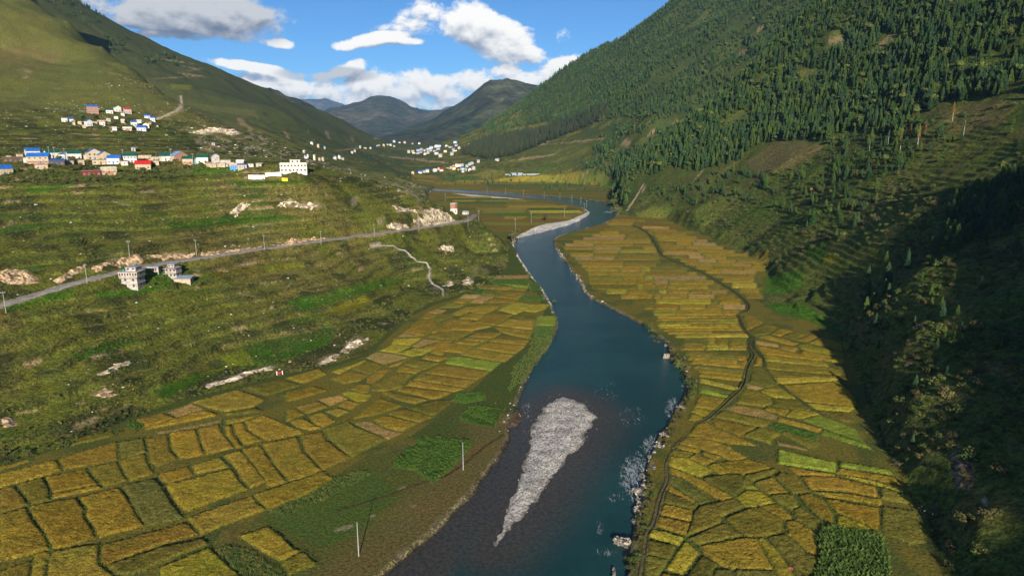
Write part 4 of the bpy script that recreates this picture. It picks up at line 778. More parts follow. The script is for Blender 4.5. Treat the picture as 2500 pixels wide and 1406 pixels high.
LOW = [foliage(R0, 40, lumps_of(R0, 3, .9, .35), .22, M_LEAF), foliage(R0, 40, lumps_of(R0, 3, .9, .3), .20, M_OLIVE), foliage(R0, 34, lumps_of(R0, 3, .9, .3), .2, M_OLIVE), tuft(R0, 22, .9, .7, M_STRAW, .5, .07), tuft(R0, 20, .8, .7, M_GRASS, .5, .08)]

PROTO = bpy.data.collections.new('plant_kinds')           # kinds to be set out; itself not in the scene
def kinds(name, meshes):
    c = bpy.data.collections.new(name)
    for i, ms in enumerate(meshes):
        ms = ms if isinstance(ms, tuple) else (ms,)
        V, F, Mi, mats, base = [], [], [], [], 0
        for me in ms:
            n = len(me.vertices); co = np.empty(n * 3, np.float32); me.vertices.foreach_get('co', co); V.append(co.reshape(-1, 3))
            f = np.empty(len(me.loops), np.int32); me.loops.foreach_get('vertex_index', f); F.append(f.reshape(-1, 3) + base); base += n
            Mi.append(np.full(len(me.polygons), len(mats))); mats += [m for m in me.materials][:1]
        o = bpy.data.objects.new('%s_%02d' % (name, i), mesh_np(name, np.concatenate(V), np.concatenate(F), mats, smooth=False, fm=np.concatenate(Mi))); c.objects.link(o)
    return c
def scatter(name, pts, scl, rot, idx, coll, label, cat):
    n = len(pts)
    if n == 0: return
    me = mesh_np(name, pts, np.zeros((0, 3), np.int32)) if False else bpy.data.meshes.new(name)
    me.vertices.add(n); me.vertices.foreach_set('co', np.asarray(pts, np.float32).ravel())
    for nm, v, ty in (('scl', scl, 'FLOAT'), ('rot', rot, 'FLOAT'), ('idx', idx, 'INT')):
        a = me.attributes.new(nm, ty, 'POINT'); a.data.foreach_set('value', np.asarray(v, np.float32 if ty == 'FLOAT' else np.int32))
    o = link(name, me, kind='stuff', label=label, category=cat)
    t = bpy.data.node_groups.new(name, 'GeometryNodeTree'); t.interface.new_socket('Geometry', in_out='INPUT', socket_type='NodeSocketGeometry'); t.interface.new_socket('Geometry', in_out='OUTPUT', socket_type='NodeSocketGeometry')
    gi = t.nodes.new('NodeGroupInput'); go = t.nodes.new('NodeGroupOutput'); ip = t.nodes.new('GeometryNodeInstanceOnPoints'); ci = t.nodes.new('GeometryNodeCollectionInfo')
    ci.inputs['Collection'].default_value = coll; ci.inputs['Separate Children'].default_value = True; ci.inputs['Reset Children'].default_value = True
    ip.inputs['Pick Instance'].default_value = True
    def at(nm, ty): x = t.nodes.new('GeometryNodeInputNamedAttribute'); x.data_type = ty; x.inputs[0].default_value = nm; return x.outputs[0]
    cv = t.nodes.new('ShaderNodeCombineXYZ'); t.links.new(at('rot', 'FLOAT'), cv.inputs[2])
    L = t.links.new; L(gi.outputs[0], ip.inputs['Points']); L(ci.outputs[0], ip.inputs['Instance']); L(at('idx', 'INT'), ip.inputs['Instance Index']); L(cv.outputs[0], ip.inputs['Rotation']); L(at('scl', 'FLOAT'), ip.inputs['Scale']); L(ip.outputs[0], go.inputs[0])
    md = o.modifiers.new('set out', 'NODES'); md.node_group = t
    return o
K_CON = kinds('conifer_kinds', list(zip(CROWN, CTRUNK))); K_SHR = kinds('shrub_kinds', SHRUB); K_TUFT = kinds('grass_kinds', TUFT); K_BEAN = kinds('bean_kinds', BEAN); K_MAIZE = kinds('maize_kinds', MAIZE); K_LOW = kinds('scrub_kinds', LOW)

rn = np.random.default_rng(17)
def cand(x0, x1, y0, y1, sp):
    xs, ys = np.meshgrid(np.arange(x0, x1, sp), np.arange(y0, y1, sp)); xs = xs + (rn.random(xs.shape) - .5) * sp * .95; ys = ys + (rn.random(ys.shape) - .5) * sp * .95
    xs, ys = xs.ravel(), ys.ravel(); k = (np.abs(xs / ys) < .95); xs, ys = xs[k], ys[k]; z = hz(xs, ys); px, py = to_pix(xs, ys, z)
    k = (px > -40) & (px < 2560) & (py > -160) & (py < 1500); return xs[k], ys[k], z[k], px[k], py[k]
FOREST = [(1.0, [(1490,492),(1500,440),(1560,370),(1620,320),(1700,262),(1850,172),(2000,100),(2150,0),(2250,-120),(2560,-120),(2560,245),(2440,235),(2300,250),(2240,300),(2180,335),(2060,322),(2010,345),(1900,345),(1830,385),(1760,405),(1690,420),(1640,405),(1600,425),(1560,440),(1530,500)]),
          (.95, [(1172,318),(1310,210),(1430,130),(1650,-5),(1760,-120),(2260,-120),(2150,0),(1950,130),(1750,255),(1620,330),(1520,330),(1440,290),(1300,305),(1200,328)]),
          (.75, [(1420,405),(1470,330),(1525,335),(1510,375),(1560,360),(1600,400),(1540,440),(1440,425)]), (.85, [(2285,560),(2340,490),(2440,440),(2560,430),(2560,570),(2380,605),(2290,620)]), (.30, [(2010,350),(2240,300),(2480,260),(2480,330),(2300,350),(2180,440),(2030,440)]), (.18, [(1580,470),(1800,410),(2060,440),(2200,480),(2060,600),(1850,500),(1660,500)]), (.12, [(2080,700),(2280,560),(2560,600),(2560,1000),(2200,1000)]), (.06, [(2200,1000),(2560,1000),(2560,1450),(2330,1450)]),
          (.8, [(230,85),(312,95),(305,142),(265,130)]), (.9, [(338,130),(420,133),(445,162),(360,157)]), (.45, [(90,-10),(180,-10),(260,45),(215,70),(150,40)]), (.04, [(560,250),(700,290),(760,330),(640,310)]), (.06,[(880,390),(1150,390),(1480,440),(1480,470),(1050,455)])]
DARK = [(1125,378),(1180,342),(1300,326),(1420,285),(1480,262),(1492,285),(1430,312),(1340,348),(1250,382),(1190,392)]
def forest(x, y, px, py):
    d = np.zeros(len(x))
    for w, P in FOREST: d = np.maximum(d, w * inpoly(px, py, P))
    clear = fbm(x, y, 60, 3, 301)
    d = d * np.where(d < .7, 1, np.where(clear > .28, .22, 1.0)) * np.where((d > .7) & (fbm(x, y, 20, 2, 303) > .22), .5, 1)
    for cx, cy, rx, ry in [(1920,385,100,42),(1962,182,34,18),(2045,100,26,22),(1850,75,22,14),(1812,130,24,14),(2380,290,90,40),(1640,300,40,10),(1530,300,60,10),(2175,100,30,16)]: d = d * np.where(np.hypot((px - cx) / rx, (py - cy) / ry) < 1, .05, 1)
    return d
CON = []
for args in ((60, 760, 110, 1420, 4.4), (-150, 1000, 1420, 3250, 7.6), (-1500, -250, 1000, 2600, 12.0)):
    x, y, z, px, py = cand(*args); d = forest(x, y, px, py); k = rn.random(len(x)) < d
    k &= dsl if False else True
    x, y, z, px, py, d = x[k], y[k], z[k], px[k], py[k], d[k]
    h = np.clip(rn.normal(9.8, 3.2, len(x)), 3.4, 17.5) * np.where(y > 1420, 1.12, 1.0) * np.where(d < .5, .72, 1.0) * np.where(y < 330, .6, 1); CON.append(np.stack([x, y, z - .25, h, px, py, np.where(rn.random(len(x)) < .13, 7 + np.floor(rn.random(len(x)) * 2), np.floor(rn.random(len(x)) * 5))], 1))
x, y, z, px, py = cand(-200, 500, 1500, 2700, 9.0); k = inpoly(px, py, DARK) & (rn.random(len(x)) < .95)
CON.append(np.stack([x[k], y[k], z[k] - .25, rn.uniform(15, 25, k.sum()), px[k], py[k], 5 + np.floor(rn.random(k.sum()) * 2)], 1))
CON = np.concatenate(CON)
def in_view(a, m=0): return (a[:, 4] > m) & (a[:, 4] < 2500 - m) & (a[:, 5] > m) & (a[:, 5] < 1406)
def visible(a, lift=.8):
    o = np.ones(len(a), bool)
    for i in range(len(a)):
        x, y, z = a[i, 0], a[i, 1], a[i, 2] + a[i, 3] * lift; t = np.linspace(.25, .985, 60); o[i] = np.all(CAMZ + (z - CAMZ) * t >= hz(x * t, y * t) - .3)
    return o
app = CON[:, 3] / CON[:, 1] * in_view(CON); o = np.argsort(-app)[:460]; ok = visible(CON[o]); pick = o[ok][:300]
rest = np.setdiff1d(np.arange(len(CON)), pick)
scatter('conifer_forest', CON[rest, :3], CON[rest, 3], rn.random(len(rest)) * 6.28, CON[rest, 6], K_CON, 'dark green conifer forest covering the mountainside above the river', 'forest')
def where_tree(px, py, y):
    if y < 330: return 'conifer standing alone on the shaded slope beside the paddies', 'conifers on the shaded slope'
    if py > 430 and px > 2250: return 'conifer of the small grove in the mountain shade', 'conifers of the shaded grove'
    if py > 400: return 'conifer standing apart among the scrub terraces below the forest', 'conifers among the scrub terraces'
    pl = 'at the forest corner above the river bend' if px < 1640 else 'on the forest edge beside the sloping brown meadow' if py > 330 else 'in the forest above the brown meadow' if px < 2010 and py > 230 else 'in the dark fold of the forest near its right edge' if px > 2280 and py < 250 else 'in the upper forest near the top' if py < 130 else 'in the middle of the dense forest face'
    return pl, 'forest'
rt_ = random.Random(5)
for i in pick:
    x, y, z, h, px, py, kd = CON[i]; lab, gr = where_tree(px, py, y)
    if gr == 'forest': sz = 'tall' if h > 14.5 else 'small' if h < 11.5 else 'mid sized'; lab = sz + (' blue green conifer ' if kd in (2, 3) else ' round crowned tree ' if kd >= 7 else ' green conifer ') + lab; gr = lab + ' group'
    else: sz = 'Tall ' if h > 10 else 'Short '; lab = (sz + ('blue green ' if kd in (2, 3) else 'green ')).lower() + lab.replace('small conifer', 'conifer'); gr = gr + ' ' + sz + ('blue' if kd in (2, 3) else 'green')
    t = thing('conifer_tree', lab, 'tree', (x, y, z), rt_.random() * 6.28, gr); t.scale = (h * rt_.uniform(.9, 1.15),) * 2 + (h,)
    link('crown', CROWN[int(kd)], t); link('trunk', CTRUNK[int(kd)], t)
# scrub
SCRUB = [(.60, [(1540,500),(1640,450),(1800,440),(1900,400),(2060,350),(2200,400),(2300,470),(2160,600),(2100,760),(1960,700),(1880,640),(1760,555),(1640,530)]), (.85, [(2100,690),(2200,560),(2300,470),(2560,330),(2560,1460),(2330,1460),(2275,1290),(2160,1080),(2110,930),(2075,850),(2060,790)]), (.18, [(880,440),(1130,330),(1450,290),(1640,280),(1490,480),(1200,460)]), (.2, [(2010,350),(2480,250),(2480,330),(2180,440)])]
x, y, z, px, py = cand(60, 560, 112, 1050, 3.6); d = np.zeros(len(x))
for w, P in SCRUB: d = np.maximum(d, w * inpoly(px, py, P))
d *= sst(-.15, .2, fbm(x, y, 26, 3, 311)) * .92 + .08; dd = gsample(dfl, x, y); d *= (dd > .5); d *= np.where(gsample(terr_w, x, y) > .4, .75, 1)
k = rn.random(len(x)) < d; SH = np.stack([x[k], y[k], z[k] - .1, np.clip(rn.lognormal(.25, .42, k.sum()), .6, 3.2), px[k], py[k], np.minimum(4, np.floor(rn.random(k.sum()) * 4.5))], 1)
x, y, z, px, py = cand(-500, 600, 1100, 2700, 11); d = np.zeros(len(x))
for w, P in [SCRUB[2], (.4, [(900,395),(1130,395),(1480,440),(1480,470),(1050,455)]), (.3, [(640,330),(800,380),(960,350),(960,400),(780,405)])]: d = np.maximum(d, w * inpoly(px, py, P))
d *= sst(-.1, .3, fbm(x, y, 40, 3, 313)); k = (rn.random(len(x)) < d) & (gsample(dfl, x, y) > 1); SH = np.concatenate([SH, np.stack([x[k], y[k], z[k] - .2, rn.uniform(1.5, 4.0, k.sum()), px[k], py[k], np.floor(rn.random(k.sum()) * 4)], 1)])
# riverside bushes along the right bank and round the villages
def along(P, n, spread, smin, smax, seed, ks=(0, 1, 2, 3)):
    r = np.random.default_rng(seed); L = resample(np.array([tuple(q) for q in (ray(a, b) for a, b in P) if q is not None]), .5); j = r.integers(0, len(L), n); x = L[j, 0] + r.normal(0, spread, n); y = L[j, 1] + r.normal(0, spread, n); z = hz(x, y); px, py = to_pix(x, y, z)
    return np.stack([x, y, z - .1, r.uniform(smin, smax, n), px, py, r.choice(ks, n)], 1)
SH = np.concatenate([SH, along([(1588,792),(1598,820),(1640,862),(1660,905)], 26, 1.0, 1.2, 2.6, 1), along([(1660,900),(1690,935),(1685,975)], 22, 1.0, 1.0, 1.9, 2), along([(1690,960),(1650,1030),(1610,1110)], 30, .8, .6, 1.3, 3, (2, 3)), along([(1590,1150),(1570,1260),(1545,1390)], 46, .9, .5, 1.2, 4, (1, 2, 3)), along([(1495,495),(1505,520),(1530,522)], 24, 5, 1.8, 4.2, 5), along([(1260,560),(1256,590)], 14, 2, 1.5, 3.2, 6), along([(1350,742),(1352,745)], 3, .6, 1.2, 1.8, 7),
  along([(0,425),(60,415),(150,410),(230,418),(330,410),(420,405),(500,410)], 90, 5, .9, 2.4, 8), along([(130,400),(160,400),(200,395)], 16, 3, 1.6, 3, 9), along([(80,270),(200,290),(260,305),(300,312),(420,310)], 40, 7, 1.2, 3.2, 10), along([(0,440),(200,440),(400,430)], 90, 6, .7, 1.8, 11), along([(760,408),(820,410),(900,418)], 40, 4, .7, 1.6, 12), along([(60,1110),(120,1095),(180,1080)], 20, 1.2, .6, 1.3, 13), along([(0,436),(120,428),(260,438),(400,428),(480,420)], 240, 4.5, .9, 2.3, 17, (0, 1, 0, 2)), along([(0,1122),(175,1070),(327,1010),(467,966),(690,908),(800,888)], 130, 2.2, .4, 1.1, 18, (0, 2, 3)), along([(880,862),(950,806),(1005,760),(1060,732),(1150,706),(1215,675)], 70, 2.5, .5, 1.2, 19, (0, 2, 3)), along([(760,415),(700,418),(620,420)], 50, 4, .6, 1.5, 20, (0, 1)), along([(360,690),(420,690)], 14, 3, .7, 1.5, 14), along([(1080,505),(1130,518)], 12, 3, 1, 2.2, 15), along([(1330,535),(1332,537)], 2, .5, 2, 3, 16)])
app = SH[:, 3] / SH[:, 1] * in_view(SH); o = np.argsort(-app)[:420]; ok = visible(SH[o]); pick = o[ok][:260]; rest = np.setdiff1d(np.arange(len(SH)), pick)
scatter('hillside_scrub', SH[rest, :3], SH[rest, 3], rn.random(len(rest)) * 6.28, SH[rest, 6], K_SHR, 'mixed green and brown scrub over the slopes and banks', 'scrub')
KN = {0: 'green leafy', 1: 'green leafy', 2: 'olive brown', 3: 'olive brown', 4: 'pale bare-twigged'}
for i in pick:
    x, y, z, s, px, py, kd = SH[i]; kd = int(kd)
    wh = ('on the shaded slope beside the rice fields' if px > 2050 and py > 640 else 'on the scrub terraces under the forest') if px > 1720 else ('on the right bank at the edge of the river' if px > 1400 else 'near the houses of the terraced hill')
    wh = ('high ' if px > 1720 and py < 760 and px > 2050 and py > 640 else 'low ' if px > 2050 and py > 1000 else '') + wh; sz = 'big' if s > 2.0 else 'small' if s < 1.2 else 'middling'
    t = thing('shrub', '%s %s shrub growing %s' % (sz, KN[kd], wh), 'shrub', (x, y, z), rt_.random() * 6.28, '%s %s shrubs %s' % (sz, KN[kd], wh)); t.scale = (s, s, s * rt_.uniform(.8, 1.15))
    link('foliage', SHRUB[kd][0], t); link('stem', SHRUB[kd][1], t)
# low growth on the terraced hill
x, y, z, px, py = cand(-420, 40, 190, 640, 1.9); dd = gsample(dfl, x, y); fr_ = gsample(frac, x, y); w = sst(-.2, .35, fbm(x, y, 16, 3, 321)) * .75 + sst(.55, .9, fr_) * .45
w *= (1 - sst(0, .5, gsample(bare, x, y))) * (gsample(rd, x, y) > 4.5) * (dd > 1) * (x < -.02 * y + 20)
k = rn.random(len(x)) < w * .85; n = int(k.sum()); scatter('terrace_growth', np.stack([x[k], y[k], z[k] - .05], 1), rn.uniform(.35, .95, n) * np.where(rn.random(n) < .08, 1.7, 1), rn.random(n) * 6.28, np.minimum(4, np.floor(rn.random(n) * 5)), K_LOW, 'low tangled grass and herbs on the terraced hillside', 'undergrowth')
# grass on the bunds between the paddies
pts = []
for E in BUND:
    L = resample(np.vstack([E, E[:1]]), max(1.0, E[:, 1].mean() * .0052)); pts.append(L + rn.normal(0, .18, L.shape))
pts = np.concatenate(pts); z = hz(pts[:, 0], pts[:, 1]); n = len(pts)
scatter('bund_grass', np.stack([pts[:, 0], pts[:, 1], z], 1), rn.uniform(.36, .8, n) * np.where(pts[:, 1] > 420, 1.5, 1), rn.random(n) * 6.28, np.where(rn.random(n) < .85, rn.integers(0, 2, n), 2), K_TUFT, 'rough green grass along the bunds between paddies', 'grass')
# meadow grass, bean leaves, maize
def fill(P, sp, smin, smax, coll, nk, name, label, cat, lift=0.0, wob=1.0):
    W = pix_floor(*np.array(P, float).T); lo, hi = W.min(0), W.max(0); x, y, z, px, py = cand(lo[0], hi[0], lo[1], hi[1], sp); k = inpoly(x + fbm(x, y, 3, 2, 5) * wob, y, W) & (rn.random(len(x)) < .93 * (sst(-.45, .1, fbm(x, y, 4, 2, 9)) if coll is K_BEAN else 1)); n = int(k.sum())
    return np.stack([x[k], y[k], z[k] + lift, rn.uniform(smin, smax, n), rn.integers(0, nk, n)], 1)
a = np.concatenate([fill(crop('B', T(p)), .62, .7, 1.35, K_BEAN, 2, '', '', '', .25) for p in ('880,470 1050,350 1400,400 1340,470 1230,600 1100,700 960,600 800,580', '1310,200 1390,130 1630,155 1560,280 1330,240', '1250,85 1300,40 1480,30 1490,75 1340,105')] + [fill([(275,1040),(330,1028),(352,1040),(335,1055),(285,1058)], .6, .9, 1.6, K_BEAN, 2, '', '', '')])
scatter('bean_leaves', a[:, :3], a[:, 3], rn.random(len(a)) * 6.28, a[:, 4], K_BEAN, 'bright green bean plants in small plots by the river', 'bean plants')
a = fill(crop('H', T('275,1130 350,1075 560,1110 690,1130 740,1200 760,1470 200,1470 300,1260')), .62, .42, .72, K_MAIZE, 2, '', '', '')
scatter('maize_plants', a[:, :3], a[:, 3], rn.random(len(a)) * 6.28, a[:, 4], K_MAIZE, 'dense tall green maize plot below the shaded slope', 'maize')
a = np.concatenate([fill(crop('A', T(p)), .75, .6, 1.15, K_TUFT, 3, '', '', '') for p in ('1600,1200 1700,1180 1900,1230 2150,1400 2150,1470 1900,1470', '2030,920 2467,700 2700,620 2800,640 2500,800 2150,960')] + [fill([(1315,880),(1345,850),(1350,800),(1310,790),(1290,860),(1250,900),(1240,960),(1275,930)], 1.0, .6, 1.0, K_TUFT, 3, '', '', '')])
scatter('meadow_grass', a[:, :3], a[:, 3], rn.random(len(a)) * 6.28, np.where(rn.random(len(a)) < .8, a[:, 4] % 2, 2), K_TUFT, 'tall green grass of the river meadow', 'grass')
# ------------------------------------------------------------------ plain materials
def flat_mat(name, c, rough=.8, var=.18, scale=.8, bump=0.0, metal=0.0):
    m, nt, b = newmat(name); g = N(nt); p = g.coord('Object'); n = g.noise(p, scale, 5, .65)
    nt.links.new(g.mix(1.0, tuple(c) + (1,), g.ramp(n, .3, .7, 1 - var, 1 + var), 'MULTIPLY'), b.inputs['Base Color']); b.inputs['Roughness'].default_value = rough; b.inputs['Metallic'].default_value = metal
    if bump: nt.links.new(g.bump(n, bump, .2), b.inputs['Normal'])
    return m
def sheet_mat(name, c):
    m, nt, b = newmat(name); g = N(nt); w = g.n('ShaderNodeTexWave'); nt.links.new(g.coord('Object'), w.inputs['Vector']); w.inputs['Scale'].default_value = 2.2; w.bands_direction = 'X'
    n = g.noise(g.coord('Object'), .5, 4, .6); nt.links.new(g.mix(1.0, tuple(c) + (1,), g.m('MULTIPLY', g.ramp(w.outputs[0], 0, 1, .85, 1.1), g.ramp(n, .35, .7, .75, 1.12)), 'MULTIPLY'), b.inputs['Base Color']); b.inputs['Roughness'].default_value = .42; b.inputs['Specular IOR Level'].default_value = .4
    nt.links.new(g.bump(w.outputs[0], .4, .05), b.inputs['Normal']); return m
ROOFM = {'blue': sheet_mat('blue_roof_sheet', (.030, .16, .56)), 'green': sheet_mat('green_roof_sheet', (.015, .11, .08)), 'red': sheet_mat('red_roof_sheet', (.62, .035, .025)), 'grey': sheet_mat('grey_roof_sheet', (.36, .42, .50)), 'pale': sheet_mat('pale_blue_roof_sheet', (.22, .40, .68)), 'white': sheet_mat('white_roof_sheet', (.72, .74, .76)), 'mud': flat_mat('mud_roof', (.26, .20, .13)), 'slab': flat_mat('concrete_roof', (.52, .49, .44))}
WALLM = {'white': flat_mat('whitewash', (.64, .62, .58), var=.2), 'tan': flat_mat('tan_plaster', (.48, .385, .26), var=.25), 'stone': flat_mat('cut_stone', (.50, .41, .29), scale=3, var=.3), 'brick': flat_mat('brickwork', (.36, .19, .13), scale=4, var=.25), 'grey': flat_mat('bare_concrete', (.42, .39, .35), var=.35), 'cream': flat_mat('cream_paint', (.78, .68, .48)), 'teal': flat_mat('teal_paint', (.20, .42, .38)), 'maroon': flat_mat('maroon_boards', (.16, .03, .025)), 'dark': flat_mat('dark_timber', (.10, .07, .05)), 'lilac': flat_mat('lilac_paint', (.58, .52, .58)), 'yellow': flat_mat('yellow_paint', (.80, .70, .05)), 'bluew': flat_mat('blue_paint', (.10, .30, .70))}
M_PANE = flat_mat('window_glass', (.03, .04, .05), .12, .05); M_FRW = flat_mat('white_frame', (.7, .7, .68)); M_FRR = flat_mat('red_frame', (.30, .07, .04)); M_DOOR = flat_mat('timber_door', (.22, .10, .05)); M_DOORB = flat_mat('blue_door', (.05, .16, .5))
def wall_open(b, x0, x1, z0, z1, y, holes, m=0, back=.18):
    """a wall face in the plane y with real openings, reveals and a recessed back left for the window part"""
    xs = sorted({x0, x1, *[h[0] for h in holes], *[h[1] for h in holes]}); zs = sorted({z0, z1, *[h[2] for h in holes], *[h[3] for h in holes]})
    for a, c in zip(xs[:-1], xs[1:]):
        for d, e in zip(zs[:-1], zs[1:]):
            if any(h[0] <= a and c <= h[1] and h[2] <= d and e <= h[3] for h in holes): continue
            b.quad((a, y, d), (c, y, d), (c, y, e), (a, y, e), m)
    for h in holes:
        a, c, d, e = h; yb = y + back
        b.quad((a, y, d), (a, yb, d), (a, yb, e), (a, y, e), m); b.quad((c, y, e), (c, yb, e), (c, yb, d), (c, y, d), m); b.quad((a, y, e), (a, yb, e), (c, yb, e), (c, y, e), m); b.quad((a, yb, d), (a, y, d), (c, y, d), (c, yb, d), m)
def window_part(par, x, z, w, h, y, fr, rz=0.0, name='window', sub=True):
    b = MB(); t = .07
    b.box((-w / 2, -.03, -h / 2), (w / 2, .05, -h / 2 + t)); b.box((-w / 2, -.03, h / 2 - t), (w / 2, .05, h / 2)); b.box((-w / 2, -.03, -h / 2 + t), (-w / 2 + t, .05, h / 2 - t)); b.box((w / 2 - t, -.03, -h / 2 + t), (w / 2, .05, h / 2 - t)); b.box((-t / 2, -.02, -h / 2 + t), (t / 2, .04, h / 2 - t))
    key = (round(w, 2), round(h, 2), fr.name)
    me = WCACHE.get(key)
    if me is None: me = WCACHE[key] = b.mesh('window_frame', [fr])
    o = link(name, me, par); o.location = (x, y, z); o.rotation_euler = (0, 0, rz)
    k2 = ('p',) + key[:2]; mp_ = WCACHE.get(k2)
    if mp_ is None:
        q = MB(); q.box((-w / 2 + .02, .03, -h / 2 + .02), (w / 2 - .02, .06, h / 2 - .02)); mp_ = WCACHE[k2] = q.mesh('pane', [M_PANE])
    link('pane', mp_, o)
    return o
WCACHE = {}
def house(px, py, wpx, st, roof, wall, rcol, rz, label, dmax=1e9, depth=.8, plinth=None, wins=None, frame='w', door=True, group=None, hst=2.6, name='house', cat='house', small=False, D0=None):
    p = ray(px, py)
    if D0 is None and (p is None or p.y > dmax): D0 = dmax
    if D0 is not None: x, y, _ = pix_at(px, py, D0); p = Vector((float(x), float(D0), float(hz(x, D0))))
    f = p.y * CP - (p.z - CAMZ) * SP; w = wpx * (.9 if not small else .85) * f / FPX; d = max(3.2, w * depth); h = st * hst
    face = math.atan2(-p.x, p.y)                                 # turn towards the valley, then by its own angle
    t = thing(name, label, cat, (p.x, p.y, p.z), face + math.radians(rz), group)
    hw = w / 2; y0, y1 = -d * .1, d * .9; z0 = -min(3.0, .25 * d + .6)
    fr = M_FRR if frame == 'r' else M_FRW
    holes, spots = [], []
    if not small:
        nw = wins if wins is not None else max(1, int(w / 2.6)); ww, wh = min(1.15, w * .16), min(1.2, hst * .44)
        for s in range(int(math.ceil(st))):
            for k in range(nw):
                x = -hw + w * (k + .5) / nw; zc = s * hst + hst * .55
                if zc + wh / 2 > h - .2: continue
                if door and s == 0 and k == nw // 2: continue
                holes.append((x - ww / 2, x + ww / 2, zc - wh / 2, zc + wh / 2)); spots.append((x, zc, ww, wh, 0))
        if door:
            x = -hw + w * (nw // 2 + .5) / nw; holes.append((x - .48, x + .48, 0.02, min(2.0, hst * .78)))
    b = MB(); wall_open(b, -hw, hw, z0, h, y0, holes)
    b.quad((hw, y1, z0), (-hw, y1, z0), (-hw, y1, h), (hw, y1, h)); sh = []
    if not small: 
        ww = min(1.0, d * .2); sh = [(y0 + d * .5 - ww / 2, y0 + d * .5 + ww / 2, s * hst + hst * .32, s * hst + hst * .74) for s in range(max(1, int(st)))]
    for sx in (-1, 1):                                           # side walls, each with its openings
        q = MB(); wall_open(q, y0, y1, z0, h, 0, sh); n = len(b.v)
        for (a, c, e) in q.v: b.v.append((sx * (hw - c), a, e))
        for (i, j, k) in q.f: b.f.append((n + i, n + j, n + k) if sx < 0 else (n + k, n + j, n + i)); b.m.append(0)
        for a, c, e, g_ in sh: window_part(t, sx * (hw - .1), (e + g_) / 2, c - a, g_ - e, (a + c) / 2, fr, math.pi / 2 * sx)
    rise = 0
    if roof == 'gable': rise = min(2.4, d * .30) * (1.5 if small else 1)
    elif roof == 'gablef': rise = min(2.6, w * .30) * (1.4 if small else 1)
    if roof == 'gable':
        ym = (y0 + y1) / 2
        for sx in (-1, 1): b.tri((sx * hw, y0, h), (sx * hw, y1, h), (sx * hw, ym, h + rise))
    elif roof == 'gablef':
        for yy in (y0, y1): b.tri((-hw, yy, h), (hw, yy, h), (0, yy, h + rise))
    else: b.quad((-hw, y0, h), (hw, y0, h), (hw, y1, h), (-hw, y1, h))
    link('wall', b.mesh('wall', [WALLM[wall]]), t)
    if plinth:
        q = MB(); q.box((-hw - .06, y0 - .06, z0), (hw + .06, y0 - .005, h * .42)) if not holes else [q.box((a, y0 - .06, z0), (c, y0 - .005, h * .42 if True else 0)) for a, c in zip([-hw - .06] + [hh[1] + .05 for hh in sorted(holes) if hh[2] < h * .42], [hh[0] - .05 for hh in sorted(holes) if hh[2] < h * .42] + [hw + .06]) if c - a > .15]
        q.box((-hw - .06, y0, z0), (-hw - .005, y1, h * .25)); q.box((hw + .005, y0, z0), (hw + .06, y1, h * .25)); link('plinth', q.mesh('plinth', [WALLM[plinth]]), t)
    for x, z, a, c, r in spots: window_part(t, x, z, a, c, y0 + .10, fr)
    if door and not small:
        x = -hw + w * (nw // 2 + .5) / nw; q = MB(); q.box((x - .46, y0 + .06, .02), (x + .46, y0 + .12, min(1.98, hst * .77))); link('door', q.mesh('door', [M_DOORB if rcol == 'blue' else M_DOOR]), t)
    q = MB(); ov = .35; th = .12; rm = ROOFM[rcol]
    if roof in ('gable', 'gablef'):
        sp = (d if roof == 'gable' else w) / 2; L = (w if roof == 'gable' else d) / 2 + ov; k = rise / sp; e = sp + ov
        for sx in (-1, 1):
            P = [(-L, sx * e, h - k * ov), (L, sx * e, h - k * ov), (L, 0, h + rise), (-L, 0, h + rise)]
            P = [(a, c + (y0 + y1) / 2, z) for a, c, z in P] if roof == 'gable' else [(c, a + (y0 + y1) / 2, z) for a, c, z in P]
            Q = [(a, c, z + th) for a, c, z in P]; P = [(a, c, z + .03) for a, c, z in P]
            q.quad(*Q); q.quad(*P[::-1])
            for i in range(4): q.quad(P[i], P[(i + 1) % 4], Q[(i + 1) % 4], Q[i])
    elif roof == 'shed':
        P = [(-hw - ov, y0 - ov, h + .05), (hw + ov, y0 - ov, h + .05), (hw + ov, y1 + ov, h + .05 + d * .16), (-hw - ov, y1 + ov, h + .05 + d * .16)]; Q = [(a, c, z + th) for a, c, z in P]
        q.quad(*Q); q.quad(*P[::-1]); [q.quad(P[i], P[(i + 1) % 4], Q[(i + 1) % 4], Q[i]) for i in range(4)]
    else:
        q.box((-hw - ov, y0 - ov, h + .01), (hw + ov, y1 + ov, h + .22)); pp = .32
        if rcol == 'slab' and not small:
            q.box((-hw, y0, h + .23), (hw, y0 + .12, h + .23 + pp)); q.box((-hw, y1 - .12, h + .23), (hw, y1, h + .23 + pp)); q.box((-hw, y0 + .13, h + .23), (-hw + .12, y1 - .13, h + .23 + pp)); q.box((hw - .12, y0 + .13, h + .23), (hw, y1 - .13, h + .23 + pp))
    link('roof', q.mesh('roof', [rm]), t)
    return t
V1 = 'houses of the village on the hill shelf'
